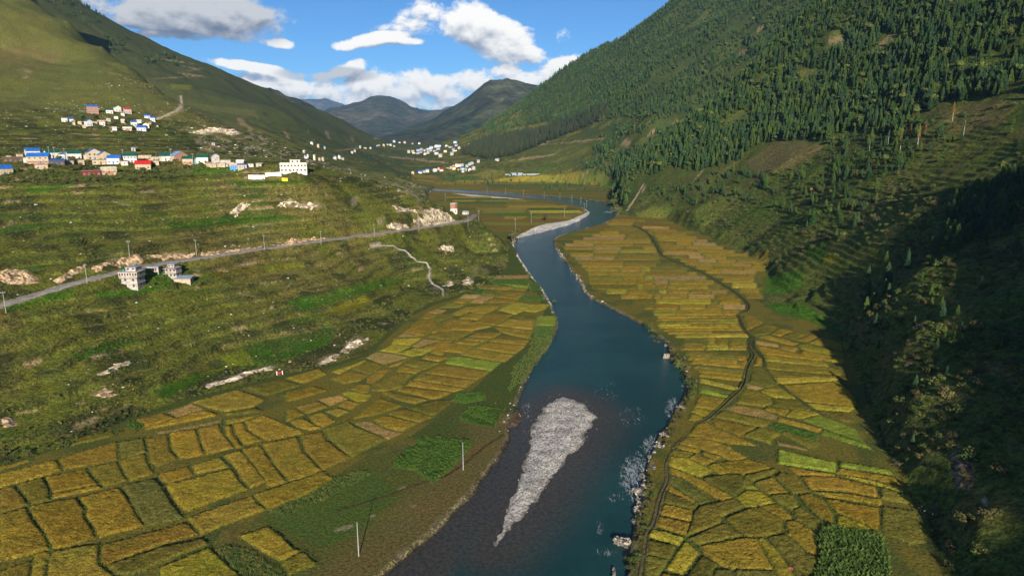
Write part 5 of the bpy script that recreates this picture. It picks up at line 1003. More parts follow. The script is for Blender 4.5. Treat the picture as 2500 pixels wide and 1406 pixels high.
HOUSES = [  # px, py of the base, width px, storeys, roof, wall, roof colour, turn, label, extras
 (12,428,40,1.6,'gable','tan','blue',20,'tan house with blue roof at the left end of the hill village',{}),
 (80,371,32,1.5,'gable','white','blue',8,'white house with pale blue porch and blue roof above the big blue barn',{}),
 (94,401,50,2.0,'gable','tan','blue',-14,'large tan and brick barn with a broad blue roof',{'plinth':'brick','depth':.62}),
 (130,385,31,1.5,'gable','white','green',14,'white house with green roof just behind the big blue barn',{}),
 (140,404,36,1.1,'shed','dark','blue',-10,'low dark shed under a sloping blue roof in front of the green roofed house',{'depth':.7}),
 (102,415,30,1.3,'flat','tan','mud',0,'low tan mud house under a bare tree below the big barn',{}),
 (159,370,21,1.2,'gable','white','blue',-16,'small white hut with blue roof highest on the field above the village',{}),
 (183,390,32,1.7,'gable','white','green',10,'white house with dark green roof and brick corner',{}),
 (32,396,44,1.3,'flat','dark','mud',0,'long dark flat roofed row with small white windows',{'depth':.5}),
 (66,398,15,1.1,'flat','white','slab',0,'short whitewashed block beside the big barn',{'door':False}),
 (232,391,34,2.1,'gablef','stone','blue',12,'two storey cut stone house with blue roof and red gable window',{'frame':'r'}),
 (255,382,30,1.7,'gablef','tan','blue',16,'tan house with blue roof behind the cut stone house',{}),
 (278,401,32,1.6,'gable','white','blue',-20,'white house with steep bright blue roof below the stone house',{}),
 (247,402,40,1.2,'flat','tan','mud',0,'wide tan flat roofed house with mud roof in front of the stone house',{'depth':.5}),
 (302,378,17,1.2,'flat','tan','slab',0,'small square tan hut above the white house with teal windows',{}),
 (319,399,32,2.0,'gable','white','green',-8,'white two storey house with green roof and teal windows',{'wins':4}),
 (350,415,38,1.5,'gable','tan','red',-6,'tan house with bright red roof and blue eaves',{}),
 (353,390,34,1.5,'flat','tan','mud',0,'brick based flat roofed house behind the red roofed house',{'plinth':'brick'}),
 (224,430,44,1.3,'flat','maroon','mud',0,'long maroon shed at the lower edge of the village',{'depth':.4}),
 (267,425,37,1.5,'flat','tan','slab',4,'flat roofed tan and brick house beside the maroon shed',{'plinth':'brick'}),
 (404,379,32,1.4,'gable','white','green',-6,'white house with dark green roof on the upper row',{}),
 (404,387,42,1.1,'flat','tan','mud',0,'low pale flat house with blue door in front of the upper green roof',{'depth':.45}),
 (442,385,34,1.6,'gablef','brick','pale',28,'brick house with light blue roof turned sideways',{}),
 (459,402,26,1.6,'gable','tan','green',-4,'tan house with green roof and orange brick foot',{'plinth':'brick'}),
 (482,400,17,1.4,'flat','teal','mud',10,'small teal painted annex beside the tan green roofed house',{}),
 (494,393,29,1.8,'gable','white','green',-4,'white house with dark green roof behind the teal annex',{'frame':'r'}),
 (528,404,19,2.6,'gablef','grey','blue',10,'tall narrow grey house with small blue roof',{}),
 (551,404,26,1.8,'flat','grey','mud',0,'unfinished grey flat roofed house beside the tall narrow one',{}),
 (586,399,19,1.4,'gable','tan','white',-10,'small beige house near the school wall',{}),
 (524,409,22,1.0,'flat','tan','mud',0,'low tan mud shed under the tall grey house',{}),
 (571,414,20,.9,'shed','bluew','white',0,'low blue and white shelter at the foot of the school wall',{'door':False}),
 (592,413,23,1.1,'shed','tan','blue',0,'low tan hut with blue roof against the school wall',{}),
]
for h_ in HOUSES: house(*h_[:9], dmax=505, group=V1, **h_[9])
V2 = 'houses of the upper hamlet on the mountain foot'
UPPER = [(227,277,28,2.6,'gable','brick','blue',0,'long three storey brick and white house with blue roof at the top of the hamlet',{'depth':.5,'wins':7}),(268,277,16,1.3,'gable','white','green',5,'low white house with dark green roof right of the long house',{}),(289,273,15,1.8,'gablef','white','green',20,'white house with pale green roof in the top row of the hamlet',{}),(313,278,17,1.8,'gable','grey','red',15,'grey house with red roof at the end of the top row',{}),
 (360,289,14,1.0,'gable','white','blue',0,'low white and blue house by the mountain track',{}),(373,296,12,1.3,'gable','white','blue',-10,'small white house with blue roof under the mountain track',{}),(158,298,14,1.2,'flat','white','slab',0,'white flat roofed house at the left edge of the hamlet',{}),(173,299,14,1.2,'gable','white','blue',0,'white house with blue roof beside the dark trees of the hamlet',{}),(219,308,16,1.7,'gablef','white','blue',25,'bright white gabled house with blue side roof below the trees',{}),
 (248,300,20,1.0,'flat','tan','mud',0,'low tan mud house in the middle of the hamlet',{}),(250,306,13,1.2,'flat','white','mud',0,'small white and brick house under the low mud house',{}),(266,304,10,2.0,'flat','grey','slab',0,'narrow grey concrete tower house of the hamlet',{}),(328,308,14,1.5,'gable','white','blue',10,'white house with deep blue roof in the lower hamlet',{}),(311,318,22,1.2,'flat','white','mud',0,'long low white house on a brick base at the lower edge of the hamlet',{'plinth':'brick'}),(346,320,23,1.3,'gable','lilac','blue',-12,'lilac house with blue roof at the lower edge of the hamlet',{}),(357,313,15,1.4,'gablef','cream','green',0,'beige house with pale green roof behind the lilac house',{}),(326,369,10,.9,'shed','tan','blue',0,'tiny blue roofed hut on the fields above the village',{}),(521,355,8,.9,'shed','tan','blue',0,'tiny blue roofed hut alone on the rocky slope',{})]
for h_ in UPPER: house(*h_[:9], dmax=1000, group=V2, hst=2.9, **h_[9])
rx = random.Random(31)
for px, py in [(22,389),(50,385),(112,381),(200,403),(213,379),(290,389),(336,383),(376,386),(382,403),(426,394),(512,384),(540,392),(566,404),(612,401),(632,403),(578,391),(170,402),(305,404),(150,379),(270,391)]: house(px, py, rx.uniform(11, 19), rx.choice([.9, 1.1, 1.3]), rx.choice(['flat', 'flat', 'shed']), rx.choice(['tan', 'stone', 'tan', 'white']), rx.choice(['mud', 'mud', 'slab', 'grey']), rx.uniform(-20, 20), 'small plain hut squeezed between the larger houses of the hill village', dmax=503, group='small huts between the village houses', wins=1, door=False)
for px, py in [(195,304),(232,303),(284,291),(300,301),(340,301),(366,306),(280,319),(206,313),(335,313),(300,283),(180,305)]: house(px, py, rx.uniform(7, 12), rx.choice([.9, 1.2]), rx.choice(['flat', 'gable']), rx.choice(['tan', 'stone', 'white']), rx.choice(['mud', 'slab', 'blue']), rx.uniform(-20, 20), 'small plain hut between the houses of the upper hamlet', dmax=1000, group='small huts of the upper hamlet', small=True)
# the school: three stacked blocks, court wall
def school():
    x, y, z = pix_at(716, 405, 492); x = float(x); z = float(hz(x, 492)); t = thing('school_building', 'white flat roofed school with stepped upper storey and dark windows', 'school', (x, 492, z), math.atan2(-x, 492) - .12)
    W, D_ = 18.5, 8.0; m = WALLM['white']; lv = [(-9.2, 9.2, 0.0, 3.1, 0.0, 7), (-9.2, 9.2, 3.1, 6.0, .01, 8), (-2.2, 4.6, 6.0, 8.6, .8, 2)]
    for k, (a, c, z0, z1, off, nw) in enumerate(lv):
        b = MB(); hs = []
        for i in range(nw): xc = a + (c - a) * (i + .5) / nw; hs.append((xc - .55, xc + .55, z0 + 1.0, z0 + 2.2)); window_part(t, xc, z0 + 1.6, 1.1, 1.2, off + .1, M_FRR)
        wall_open(b, a, c, z0 - (2.0 if k == 0 else 0), z1, off, hs)
        b.quad((a, off, z0 - (2 if k == 0 else 0)), (a, off, z1), (a, D_, z1), (a, D_, z0)); b.quad((c, off, z1), (c, off, z0 - (2 if k == 0 else 0)), (c, D_, z0), (c, D_, z1)); b.quad((c, D_, z0), (a, D_, z0), (a, D_, z1), (c, D_, z1)); link('wall', b.mesh('wall', [m]), t)
        q = MB(); q.box((a - .45, off - .45, z1 + .004), (c + .45, D_ + .3, z1 + .2)); link('roof' if k == 2 else 'floor_slab', q.mesh('slab', [WALLM['cream']]), t)
    q = MB(); q.box((-9.2, .1, 6.21), (-2.3, .22, 6.8)); q.box((4.7, .1, 6.21), (9.2, .22, 6.8)); link('parapet', q.mesh('parapet', [m]), t)
school()
def court_wall(pts, D, h, mat, label, name='boundary_wall'):
    b = MB(); P = [pix_at(a, c, D) for a, c in pts]; P = [(float(q[0]), float(q[1]), float(hz(q[0], q[1]))) for q in P]
    t = thing(name, label, 'wall', P[0])
    for i, (a, c) in enumerate(zip(P[:-1], P[1:])):
        n = 6
        for j in range(n):
            u0, u1 = j / n, (j + 1) / n - .01; q0 = Vector(a).lerp(Vector(c), u0) - Vector(P[0]); q1 = Vector(a).lerp(Vector(c), u1) - Vector(P[0]); zt = h + (j % 2) * .06; b = MB()
            b.quad(tuple(q0 + Vector((0, 0, -1.5))), tuple(q1 + Vector((0, 0, -1.5))), tuple(q1 + Vector((0, 0, zt))), tuple(q0 + Vector((0, 0, zt)))); o_ = Vector((0, .3, 0))
            b.quad(tuple(q1 + o_ + Vector((0, 0, -1.5))), tuple(q0 + o_ + Vector((0, 0, -1.5))), tuple(q0 + o_ + Vector((0, 0, zt))), tuple(q1 + o_ + Vector((0, 0, zt)))); b.quad(tuple(q0 + Vector((0, 0, zt))), tuple(q1 + Vector((0, 0, zt))), tuple(q1 + o_ + Vector((0, 0, zt))), tuple(q0 + o_ + Vector((0, 0, zt))))
            link('panel', b.mesh('panel', [mat]), t)
court_wall([(604,410),(645,409)], 486, 3.0, WALLM['white'], 'whitewashed stained court wall left of the school')
court_wall([(646,409),(686,408)], 487, 3.2, WALLM['white'], 'high white court wall next to the school corner')
court_wall([(686,409),(700,408)], 484.5, 2.2, WALLM['yellow'], 'short bright yellow wall panel at the school corner')

# the two concrete houses on the near slope
def storey_house(px, py, W, Dp, hs, rz, label, jut, frame, board=False, name='house'):
    p = ray(px, py); t = thing(name, label, 'house', p, math.atan2(-p.x, p.y) + math.radians(rz)); z = -2.2; lev = 0.0
    for k, h in enumerate(hs):
        j = jut[k]; a, c = -W / 2 - j[0], W / 2 + j[1]; y0, y1 = -j[2], Dp
        b = MB(); n = j[3]; hole = []
        for i in range(n):
            xc = a + (c - a) * (i + .5) / n; ww = min(.95, (c - a) / n * .55); hole.append((xc - ww / 2, xc + ww / 2, lev + h * .38, lev + h * .80)); window_part(t, xc, lev + h * .59, ww, h * .42, y0 + .1, frame)
        wall_open(b, a, c, lev + (z if k == 0 else .004), lev + h - .22, y0, hole); zz = lev + (z if k == 0 else .004)
        sd = [(y0 + (y1 - y0) * q - .5, y0 + (y1 - y0) * q + .5, lev + h * .36, lev + h * .78) for q in (.45,)]
        for sx in (-1, 1):
            q = MB(); wall_open(q, y0, y1, zz, lev + h - .22, 0, sd); n0 = len(b.v); ex = a if sx < 0 else c
            for (u, v, e) in q.v: b.v.append((ex - sx * v, u, e))
            for (i, jj, k2) in q.f: b.f.append((n0 + i, n0 + jj, n0 + k2) if sx < 0 else (n0 + k2, n0 + jj, n0 + i)); b.m.append(0)
            for u0, u1, e0, e1 in sd: window_part(t, ex - sx * .1, (e0 + e1) / 2, u1 - u0, e1 - e0, (u0 + u1) / 2, frame, math.pi / 2 * sx)
        b.quad((c, y1, zz), (a, y1, zz), (a, y1, lev + h - .22), (c, y1, lev + h - .22)); link('wall', b.mesh('wall', [WALLM['grey']]), t)
        q = MB(); q.box((a - .3, y0 - .3 - j[4], lev + h - .216), (c + .3, y1 + .2, lev + h)); link('roof' if k == len(hs) - 1 else 'floor_slab', q.mesh('slab', [WALLM['grey'] if k < len(hs) - 1 else ROOFM['grey']]), t)
        if j[4] > .2:
            for i in range(9): xc = a + (c - a) * i / 8; q = MB(); q.tube([(xc, y0 - .2 - j[4], lev + h), (xc, y0 - .2 - j[4], lev + h + .85)], [.035, .035], 4); link('baluster', q.mesh('baluster', [M_FRR]), t)
            q = MB(); q.box((a, y0 - .24 - j[4], lev + h + .85), (c, y0 - .16 - j[4], lev + h + .92)); link('handrail', q.mesh('handrail', [WALLM['grey']]), t)
        lev += h
    if board:
        q = MB(); a = -W / 2 - jut[2][0] - .06; q.box((a - .05, -jut[2][2] + .3, lev - hs[-1] - hs[-2] + .35), (a, Dp - .3, lev - hs[-1] - .35)); link('side_panel', q.mesh('panel', [WALLM['white']]), t, label='plain white painted panel on the end wall')
    return t, p, lev
tb, pb, lv = storey_house(318, 706, 7.6, 7.2, [2.9, 2.8, 2.8, 2.0], -30, 'four storey bare concrete house with white end panel beside the road', [(0,0,0,2,.0),(0,.0,0,2,.9),(.8,.6,.6,7,.0),(-1.7,-1.0,-1.6,2,0)], M_FRR, True)
storey_house(418, 679, 5.8, 5.4, [2.6, 2.6, 1.8], -30, 'three storey unfinished concrete house with open balcony above the shed', [(0,0,0,3,1.1),(0,0,0,3,1.2),(-1.0,-1.4,-1.2,2,0)], M_FRR)
house(446, 690, 42, .75, 'shed', 'tan', 'grey', -20, 'low tan shed with a sloping grey metal roof in front of the concrete house', depth=.62, door=False, wins=1, name='shed', cat='shed')
house(374, 663, 30, .9, 'flat', 'grey', 'grey', -25, 'low grey annex in the shade behind the four storey house', depth=.5, name='shed', cat='shed')
def tank(px, py, up, col, label):
    x, y, z = pb.x + px, pb.y + py, pb.z + up; b = MB(); b.tube([(0, 0, 0), (0, 0, .9), (0, 0, 1.15)], [.5, .5, .28], 12); t = thing('water_tank', label, 'tank', (x, y, z)); link('barrel', b.mesh('barrel', [flat_mat('tank_' + label[:5], col, .4)]), t); q = MB(); q.tube([(0, 0, 1.15), (0, 0, 1.25)], [.2, .2], 10); link('lid', q.mesh('lid', [M_PANE]), t)
tank(-3.4, 2.2, lv - 2.2, (.03, .35, .26), 'green water tank on the roof terrace of the four storey house'); tank(-4.3, 3.2, lv - 2.2, (.03, .05, .10), 'black water tank at the roof corner of the four storey house')
# houses by the bend of the road
house(1106, 512, 15, 2.8, 'flat', 'brick', 'slab', -25, 'tall brick house with white corners beyond the road bend', depth=.9, hst=2.9, wins=2)
house(1108, 519, 18, 1.0, 'flat', 'white', 'slab', -10, 'low white house in front of the tall brick house', depth=.6)
house(1135, 524, 14, 1.1, 'gable', 'white', 'grey', -30, 'small white house with grey roof at the road bend')
house(1054, 486, 9, 1.2, 'gable', 'white', 'green', 0, 'green roofed house half hidden behind the end of the hill', D0=640)
# far villages
FA = 'houses of the far village beside the dark wood'; FB = 'houses of the far village on the valley floor'; FC = 'scattered houses far up the valley'
rh = random.Random(21)
def far_house(px, py, group, text, w=None, rc=None, dmax=3000):
    w = w or rh.uniform(7.0, 10.5); rc = rc or rh.choice(['blue', 'blue', 'blue', 'pale', 'white', 'grey', 'mud']); wl = rh.choice(['white', 'white', 'cream', 'tan', 'tan', 'grey'])
    lab = {'blue': 'white house with blue roof', 'pale': 'pale house with light blue roof', 'white': 'white house with white roof', 'grey': 'pale house with grey roof', 'mud': 'flat roofed pale house', 'red': 'pale house with red roof', 'green': 'pale house with green roof'}[rc] + ' ' + text
    house(px, py, w, rh.choice([1.2, 1.6, 2.0]), 'flat' if rc == 'mud' else rh.choice(['gable', 'gable', 'gablef']), wl, rc, rh.uniform(-35, 35), lab, dmax=dmax, group=group, small=True, hst=3.2)
for cx, cy in [(315,365),(395,345),(415,375),(505,320),(560,325),(505,385),(560,360),(640,335),(640,405),(700,380),(710,310),(770,275),(760,335),(830,345),(865,250),(925,240),(870,395),(940,420),(955,450),(910,300),(1075,235),(1150,260),(1050,350),(1215,300),(1265,230),(1330,285),(1250,330),(1185,410),(1250,165),(1545,210)]:
    far_house(960 + cx / 8.27, 330 + cy / 8.27, FA, 'in the far village beside the dark wood', rc='red' if (cx, cy) == (1330, 285) else None)
for cx, cy in [(395,795),(540,775),(630,765),(690,755),(850,740),(920,705),(975,730),(1100,690),(1165,690),(1230,700),(1220,660),(1280,650),(1330,715),(1395,700),(1340,640),(1385,630),(1460,730),(1410,755),(1545,730),(1490,650),(1545,615),(1590,595),(1625,705),(1720,560),(2090,530)]:
    far_house(960 + cx / 8.27, 330 + cy / 8.27, FB, 'in the far village by the valley fields', rc='red' if cx in (975, 1230) or (cx, cy) == (1545, 730) else None)
for cx, cy in [(190,540),(240,565),(290,575),(130,605),(160,640),(210,660),(250,665),(275,668),(370,655),(400,650),(430,660),(500,610),(520,600),(560,570),(600,575),(640,575),(700,550),(740,555),(790,550),(820,560),(690,556),(770,548),(150,650),(820,525),(860,528),(900,522),(960,524),(1010,522)]:
    far_house(700 + cx / 3.125, 180 + cy / 3.125, FC, 'on the far valley side', rh.uniform(4, 7.5))
for cx, cy in [(1715,773),(1755,765),(1745,780),(1780,773),(1880,772)]:
    p = ray(700 + cx / 3.125, 180 + cy / 3.125)
    if p is None: continue
    t = thing('greenhouse', 'pale blue tunnel greenhouse among the far terraced fields', 'greenhouse', p, rh.uniform(-.2, .2), 'tunnel greenhouses in the far fields'); b = MB(); W, L = 3.2, 15.0; pr = [(math.cos(math.pi * i / 8) * W, math.sin(math.pi * i / 8) * 2.6) for i in range(9)]
    for (a, c), (e, f_) in zip(pr[:-1], pr[1:]): b.quad((-L, a, c), (L, a, c), (L, e, f_), (-L, e, f_))
    for sx in (-L, L): [b.tri((sx, 0, 0), (sx, pr[i][0], pr[i][1]), (sx, pr[i + 1][0], pr[i + 1][1])) for i in range(8)]
    link('cover', b.mesh('cover', [ROOFM['grey']]), t); q = MB(); q.box((-.5, -.9, -.3), (.5, .9, .0)); link('sill', q.mesh('sill', [WALLM['grey']]), t)
# ------------------------------------------------------------------ road, paths, ditches
def ribbon(name, L, prof, mat, colr=None, rough=0.0, kind='structure', seed=0):
    """sweep a cross-section [(offset, height)] along a line laid on the ground"""
    L = np.asarray(L, float); d = np.gradient(L[:, :2], axis=0); d /= np.maximum(np.linalg.norm(d, axis=1), 1e-6)[:, None]; n = np.stack([-d[:, 1], d[:, 0]], 1); V = []
    for o_, h in prof:
        x = L[:, 0] + n[:, 0] * o_; y = L[:, 1] + n[:, 1] * o_; w = fbm(x, y, 2.5, 2, seed) * rough; V.append(np.stack([x + n[:, 0] * w, y + n[:, 1] * w, L[:, 2] + h + w * .3], 1))
    V = np.stack(V, 1); m, k = V.shape[:2]; I = np.arange(m * k).reshape(m, k); F = np.stack([I[:-1, :-1], I[1:, :-1], I[1:, 1:], I[:-1, 1:]], -1).reshape(-1, 4)
    return link(name, mesh_np(name, V.reshape(-1, 3), F, [mat], None if colr is None else np.zeros((m * k, 3)) + np.array(colr)), kind=kind)
def ground_line(P, step=1.0, it=2, lift=0.0, floor=False):
    if floor: q = pix_floor(*np.array(P, float).T); L = resample(smooth_line(q, it), step); L = np.column_stack([L, hz(L[:, 0], L[:, 1])])
    else: L = resample(line3(P, it), step); L[:, 2] = hz(L[:, 0], L[:, 1])
    L[:, 2] += lift; return L
M_ASPH = flat_mat('dusty_asphalt', (.31, .285, .25), .95, .3, .35)
r2 = resample(road, 2.0); ribbon('road', r2, [(-2.6, -.05), (-2.4, .10), (0, .16), (2.4, .10), (2.6, -.05)], M_ASPH)
M_PATH = flat_mat('flagged_path', (.36, .33, .29), .9, .3, 1.5); L = ground_line([(905,602),(940,598),(1000,618),(1003,630),(1052,645),(1045,685),(1080,705),(1082,725)], .8, 1)
ribbon('footpath', L, [(-.55, -.1), (-.53, .12), (.45, .12), (.47, .5), (.65, .5), (.67, -.1)], M_PATH, None, .12)
M_DITCH = land_mat('ditch_bank', 3.0, .5, .4); canE = crop('E', CAN); F1 = crop('F', [(1000,40),(1040,150),(1100,240),(1170,270),(1110,310),(1100,370),(1165,450),(1110,520),(1075,620),(1050,770),(930,870),(700,1090),(590,1130)]); F2 = crop('F', [(1165,285),(1150,370),(1240,450),(1270,540),(1350,660),(1440,760),(1740,990),(2000,1110)]); G1 = crop('G', [(710,5),(610,110),(560,220),(520,300),(545,440),(460,600),(430,740),(390,900),(330,970),(310,1100),(270,1400),(260,1460)])
ribbon('irrigation_ditch', ground_line(canE, 1.2, 2, 0, True), [(-1.5, -.05), (-1.0, .55), (-.45, .5), (-.25, .05), (.25, .05), (.45, .5), (1.0, .55), (1.5, -.05)], M_DITCH, (.075, .085, .028), .25)
ribbon('irrigation_ditch', ground_line(F1, .8, 2, 0, True), [(-1.25, -.05), (-.85, .5), (-.35, .45), (-.2, .05), (.2, .05), (.35, .45), (.85, .5), (1.25, -.05)], M_DITCH, (.085, .085, .030), .22, seed=3)
ribbon('irrigation_ditch', ground_line(F2, .8, 2, 0, True), [(-.9, -.05), (-.5, .45), (-.2, .4), (-.1, .05), (.15, .05), (.25, .4), (.6, .45), (.9, -.05)], M_DITCH, (.075, .09, .030), .2, seed=5)
ribbon('field_path', ground_line(G1, .6, 2, 0, True), [(-.9, -.05), (-.6, .25), (-.1, .22), (.1, .05), (.35, .05), (.5, .35), (.9, .35), (1.2, -.05)], M_DITCH, (.13, .11, .05), .18, seed=7)
for P_, w_ in (([(395,1245),(560,1190)], 0), ([(820,1245),(900,1225),(1040,1175),(1100,1160),(1190,1085),(1230,1060)], .5)):
    if w_: ribbon('meadow_track', ground_line(P_, .6, 2, .02, True), [(-w_, .0), (-w_ * .5, .05), (w_ * .5, .05), (w_, .0)], M_DITCH, (.075, .06, .028), .15, seed=9)

# ------------------------------------------------------------------ rock: outcrops, masonry blocks, stones
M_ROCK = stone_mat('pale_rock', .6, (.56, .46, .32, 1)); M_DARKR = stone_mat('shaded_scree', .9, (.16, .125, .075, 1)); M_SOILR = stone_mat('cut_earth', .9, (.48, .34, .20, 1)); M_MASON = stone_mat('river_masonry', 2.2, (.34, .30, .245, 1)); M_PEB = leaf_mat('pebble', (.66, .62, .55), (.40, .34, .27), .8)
def outcrop(P, label, mat, amp=1.1, cell=.9):
    c = ray(*np.mean(P, 0)); 
    if c is None: return
    Q = [ray(a, b) for a, b in P]; Q = [q for q in Q if q is not None and abs(q.y - c.y) < .28 * c.y]
    W = np.array([(q.x, q.y) for q in Q]); n = max(cell, c.y * .0022); lo, hi = W.min(0) - n, W.max(0) + n
    X, Y = np.meshgrid(np.arange(lo[0], hi[0] + n, n), np.arange(lo[1], hi[1] + n, n)); wx = X + fbm(X, Y, 5, 3, 401) * 2.2; wy = Y + fbm(X, Y, 5, 3, 403) * 2.2
    ins = inpoly(wx, wy, W); d, _ = dseg(wx, wy, W, True)
    rg = 1 - np.abs(fbm(X * 1.0, Y * 2.0, 5.5, 4, 405)); st_ = np.floor((rg + fbm(X, Y, 2.2, 2, 407) * .2) * 5) / 5
    Z = hz(X, Y) + np.where(ins, (st_ - .35) * amp * 1.5 * sst(0, 2.2, d) + .12, -.25)
    I = np.arange(X.size).reshape(X.shape); F = np.stack([I[:-1, :-1], I[:-1, 1:], I[1:, 1:], I[1:, :-1]], -1).reshape(-1, 4); F = F[ins.ravel()[F].any(1)]
    if len(F) == 0: return
    v, f, _u = compact(np.stack([X, Y, Z], -1).reshape(-1, 3), F); v = v - np.array(tuple(c)); o = link('rock_outcrop', mesh_np('rock_outcrop', v, f, [mat], smooth=False), label=label, category='rock'); o.location = c
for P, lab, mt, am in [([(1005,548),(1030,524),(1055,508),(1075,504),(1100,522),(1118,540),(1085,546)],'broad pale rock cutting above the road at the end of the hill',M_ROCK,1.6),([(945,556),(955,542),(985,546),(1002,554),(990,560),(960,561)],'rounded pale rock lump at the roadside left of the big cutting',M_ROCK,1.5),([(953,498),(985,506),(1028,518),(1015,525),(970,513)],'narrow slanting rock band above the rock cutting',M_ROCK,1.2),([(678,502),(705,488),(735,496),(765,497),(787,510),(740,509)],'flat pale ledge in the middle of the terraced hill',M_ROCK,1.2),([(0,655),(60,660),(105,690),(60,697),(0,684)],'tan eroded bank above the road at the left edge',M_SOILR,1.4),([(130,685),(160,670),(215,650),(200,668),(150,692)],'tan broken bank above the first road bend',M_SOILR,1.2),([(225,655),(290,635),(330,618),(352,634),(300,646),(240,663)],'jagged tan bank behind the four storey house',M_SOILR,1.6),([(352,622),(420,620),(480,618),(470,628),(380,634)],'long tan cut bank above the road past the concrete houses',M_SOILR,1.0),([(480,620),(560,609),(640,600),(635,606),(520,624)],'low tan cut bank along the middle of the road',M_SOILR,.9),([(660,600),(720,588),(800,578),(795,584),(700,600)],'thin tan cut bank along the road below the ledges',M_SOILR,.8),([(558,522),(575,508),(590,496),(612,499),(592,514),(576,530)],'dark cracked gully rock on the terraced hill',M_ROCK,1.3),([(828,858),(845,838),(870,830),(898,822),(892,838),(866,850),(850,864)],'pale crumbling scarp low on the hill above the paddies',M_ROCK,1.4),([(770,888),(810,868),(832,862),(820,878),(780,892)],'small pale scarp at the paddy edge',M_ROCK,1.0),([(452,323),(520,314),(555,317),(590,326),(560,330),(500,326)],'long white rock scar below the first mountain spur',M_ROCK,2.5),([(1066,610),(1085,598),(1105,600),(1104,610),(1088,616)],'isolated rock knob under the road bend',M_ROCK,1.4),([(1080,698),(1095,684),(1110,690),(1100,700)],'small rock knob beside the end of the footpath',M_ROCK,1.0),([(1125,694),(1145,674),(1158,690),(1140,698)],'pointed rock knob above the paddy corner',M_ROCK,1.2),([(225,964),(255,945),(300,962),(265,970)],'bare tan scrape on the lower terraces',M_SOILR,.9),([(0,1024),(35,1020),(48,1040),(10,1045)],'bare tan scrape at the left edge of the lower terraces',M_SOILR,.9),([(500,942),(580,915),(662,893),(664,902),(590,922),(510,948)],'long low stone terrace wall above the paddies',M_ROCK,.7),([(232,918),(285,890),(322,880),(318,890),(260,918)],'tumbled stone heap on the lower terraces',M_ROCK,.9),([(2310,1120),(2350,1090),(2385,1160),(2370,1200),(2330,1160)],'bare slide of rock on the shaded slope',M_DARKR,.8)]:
    outcrop(P, lab, mt, am)
def block(cx, cy, wp, hp, rz, label):
    q = pix_floor(cx, cy + hp / 2, WZ); D = q[1] / CP; w = wp * D / FPX; l = hp * D / FPX / .52; r = random.Random(int(cx * 7 + cy)); bm = bmesh.new(); bmesh.ops.create_cube(bm, size=1); bmesh.ops.subdivide_edges(bm, edges=bm.edges[:], cuts=5, use_grid_fill=True)
    H = max(.45, w * .42)
    for v in bm.verts:
        v.co = Vector((v.co.x * w, v.co.y * l, v.co.z * H * 2)); nn = v.co.normalized(); v.co += Vector((r.uniform(-1, 1), r.uniform(-1, 1), r.uniform(-1, 1))) * .19 * min(w, l)
    me = bpy.data.meshes.new('stone_block'); bm.to_mesh(me); bm.free(); me.materials.append(M_MASON); o = link('stone_block', me, label=label, category='rock'); o.location = (float(q[0]), float(q[1]) + l * .35, WZ + H * .45); o.rotation_euler = (r.uniform(-.1, .1), r.uniform(-.1, .1), math.radians(rz)); o['group'] = 'broken masonry blocks of the river wall'
G_ = lambda a, b: (1500 + a / 4.135, 1066 + b / 4.135); F_ = lambda a, b: (1560 + a / 4.135, 760 + b / 4.135)
BL = [(G_(378,225),11,22,6,'first pale block standing in the rapids'),(G_(400,292),13,25,-12,'thick pale block just below the first one in the rapids'),(G_(457,300),9,19,0,'small pale block between the rapids and the bank'),(G_(335,428),11,33,12,'long curved block of the river wall below the rapids'),(G_(330,512),15,14,40,'squat block at the foot of the long curved block'),(G_(262,562),17,24,28,'tilted block leaning into the river'),(G_(268,668),17,26,-6,'broad pale block in the middle of the river wall'),(G_(252,775),16,28,6,'rubble block with dark cracks below the broad one'),(G_(225,875),11,22,8,'dark broken block at the lower end of the wall'),(G_(85,1070),22,20,62,'large flat slab jutting into the river near the bottom'),(G_(2,1380),8,24,-10,'thin dark block at the very bottom of the river'),(F_(268,1260),14,14,30,'pale boulder at the head of the rapids'),(F_(212,1378),15,12,60,'pinkish boulder above the first block'),(F_(432,975),13,13,20,'pale boulder under the bank bushes'),(F_(280,458),13,7,70,'flat stone ledge under the bushes at the wide bend'),(F_(272,340),6,5,0,'small white boulder at the wide bend')]
for (c_, w_, h_, r_, lab) in BL: block(c_[0], c_[1], w_, h_, r_, lab)
def stone_mesh(r):
    bm = bmesh.new(); bmesh.ops.create_icosphere(bm, subdivisions=1, radius=.5)
    for v in bm.verts: v.co = Vector((v.co.x * 1.2, v.co.y * .9, v.co.z * .62)) * r.uniform(.75, 1.2)
    me = bpy.data.meshes.new('stone'); bm.to_mesh(me); bm.free(); me.materials.append(M_PEB); return me
K_ST = kinds('stone_kinds', [stone_mesh(R0) for _ in range(4)])
x, y, z, px, py = cand(-25, 45, 140, 330, .55); sb = gsample(sdb2, x, y); k = (sb < rn.exponential(np.where(y > 215, 3.6, 1.8), len(x)) - .8) & (rn.random(len(x)) < np.where(sb < -1.5, .62, .34) * (.35 + .9 * sst(-.3, .25, fbm(x * 2.2, y * .6, 9, 3, 419)))) & (z > WZ - .8); n = int(k.sum())
scatter('bar_stones', np.stack([x[k], y[k], np.maximum(z[k], WZ - .12)], 1), np.clip(rn.lognormal(-1.65, .5, n), .10, .65), rn.random(n) * 6.28, rn.integers(0, 4, n), K_ST, 'pale rounded cobbles of the gravel bar in the river', 'stones')
pp = []
for L_, seed in ((lb, 1), (rb, 2)):
    q = resample(L_, .45); q = q[q[:, 1] < 1000]; pp.append(q + rn.normal(0, .8, q.shape))
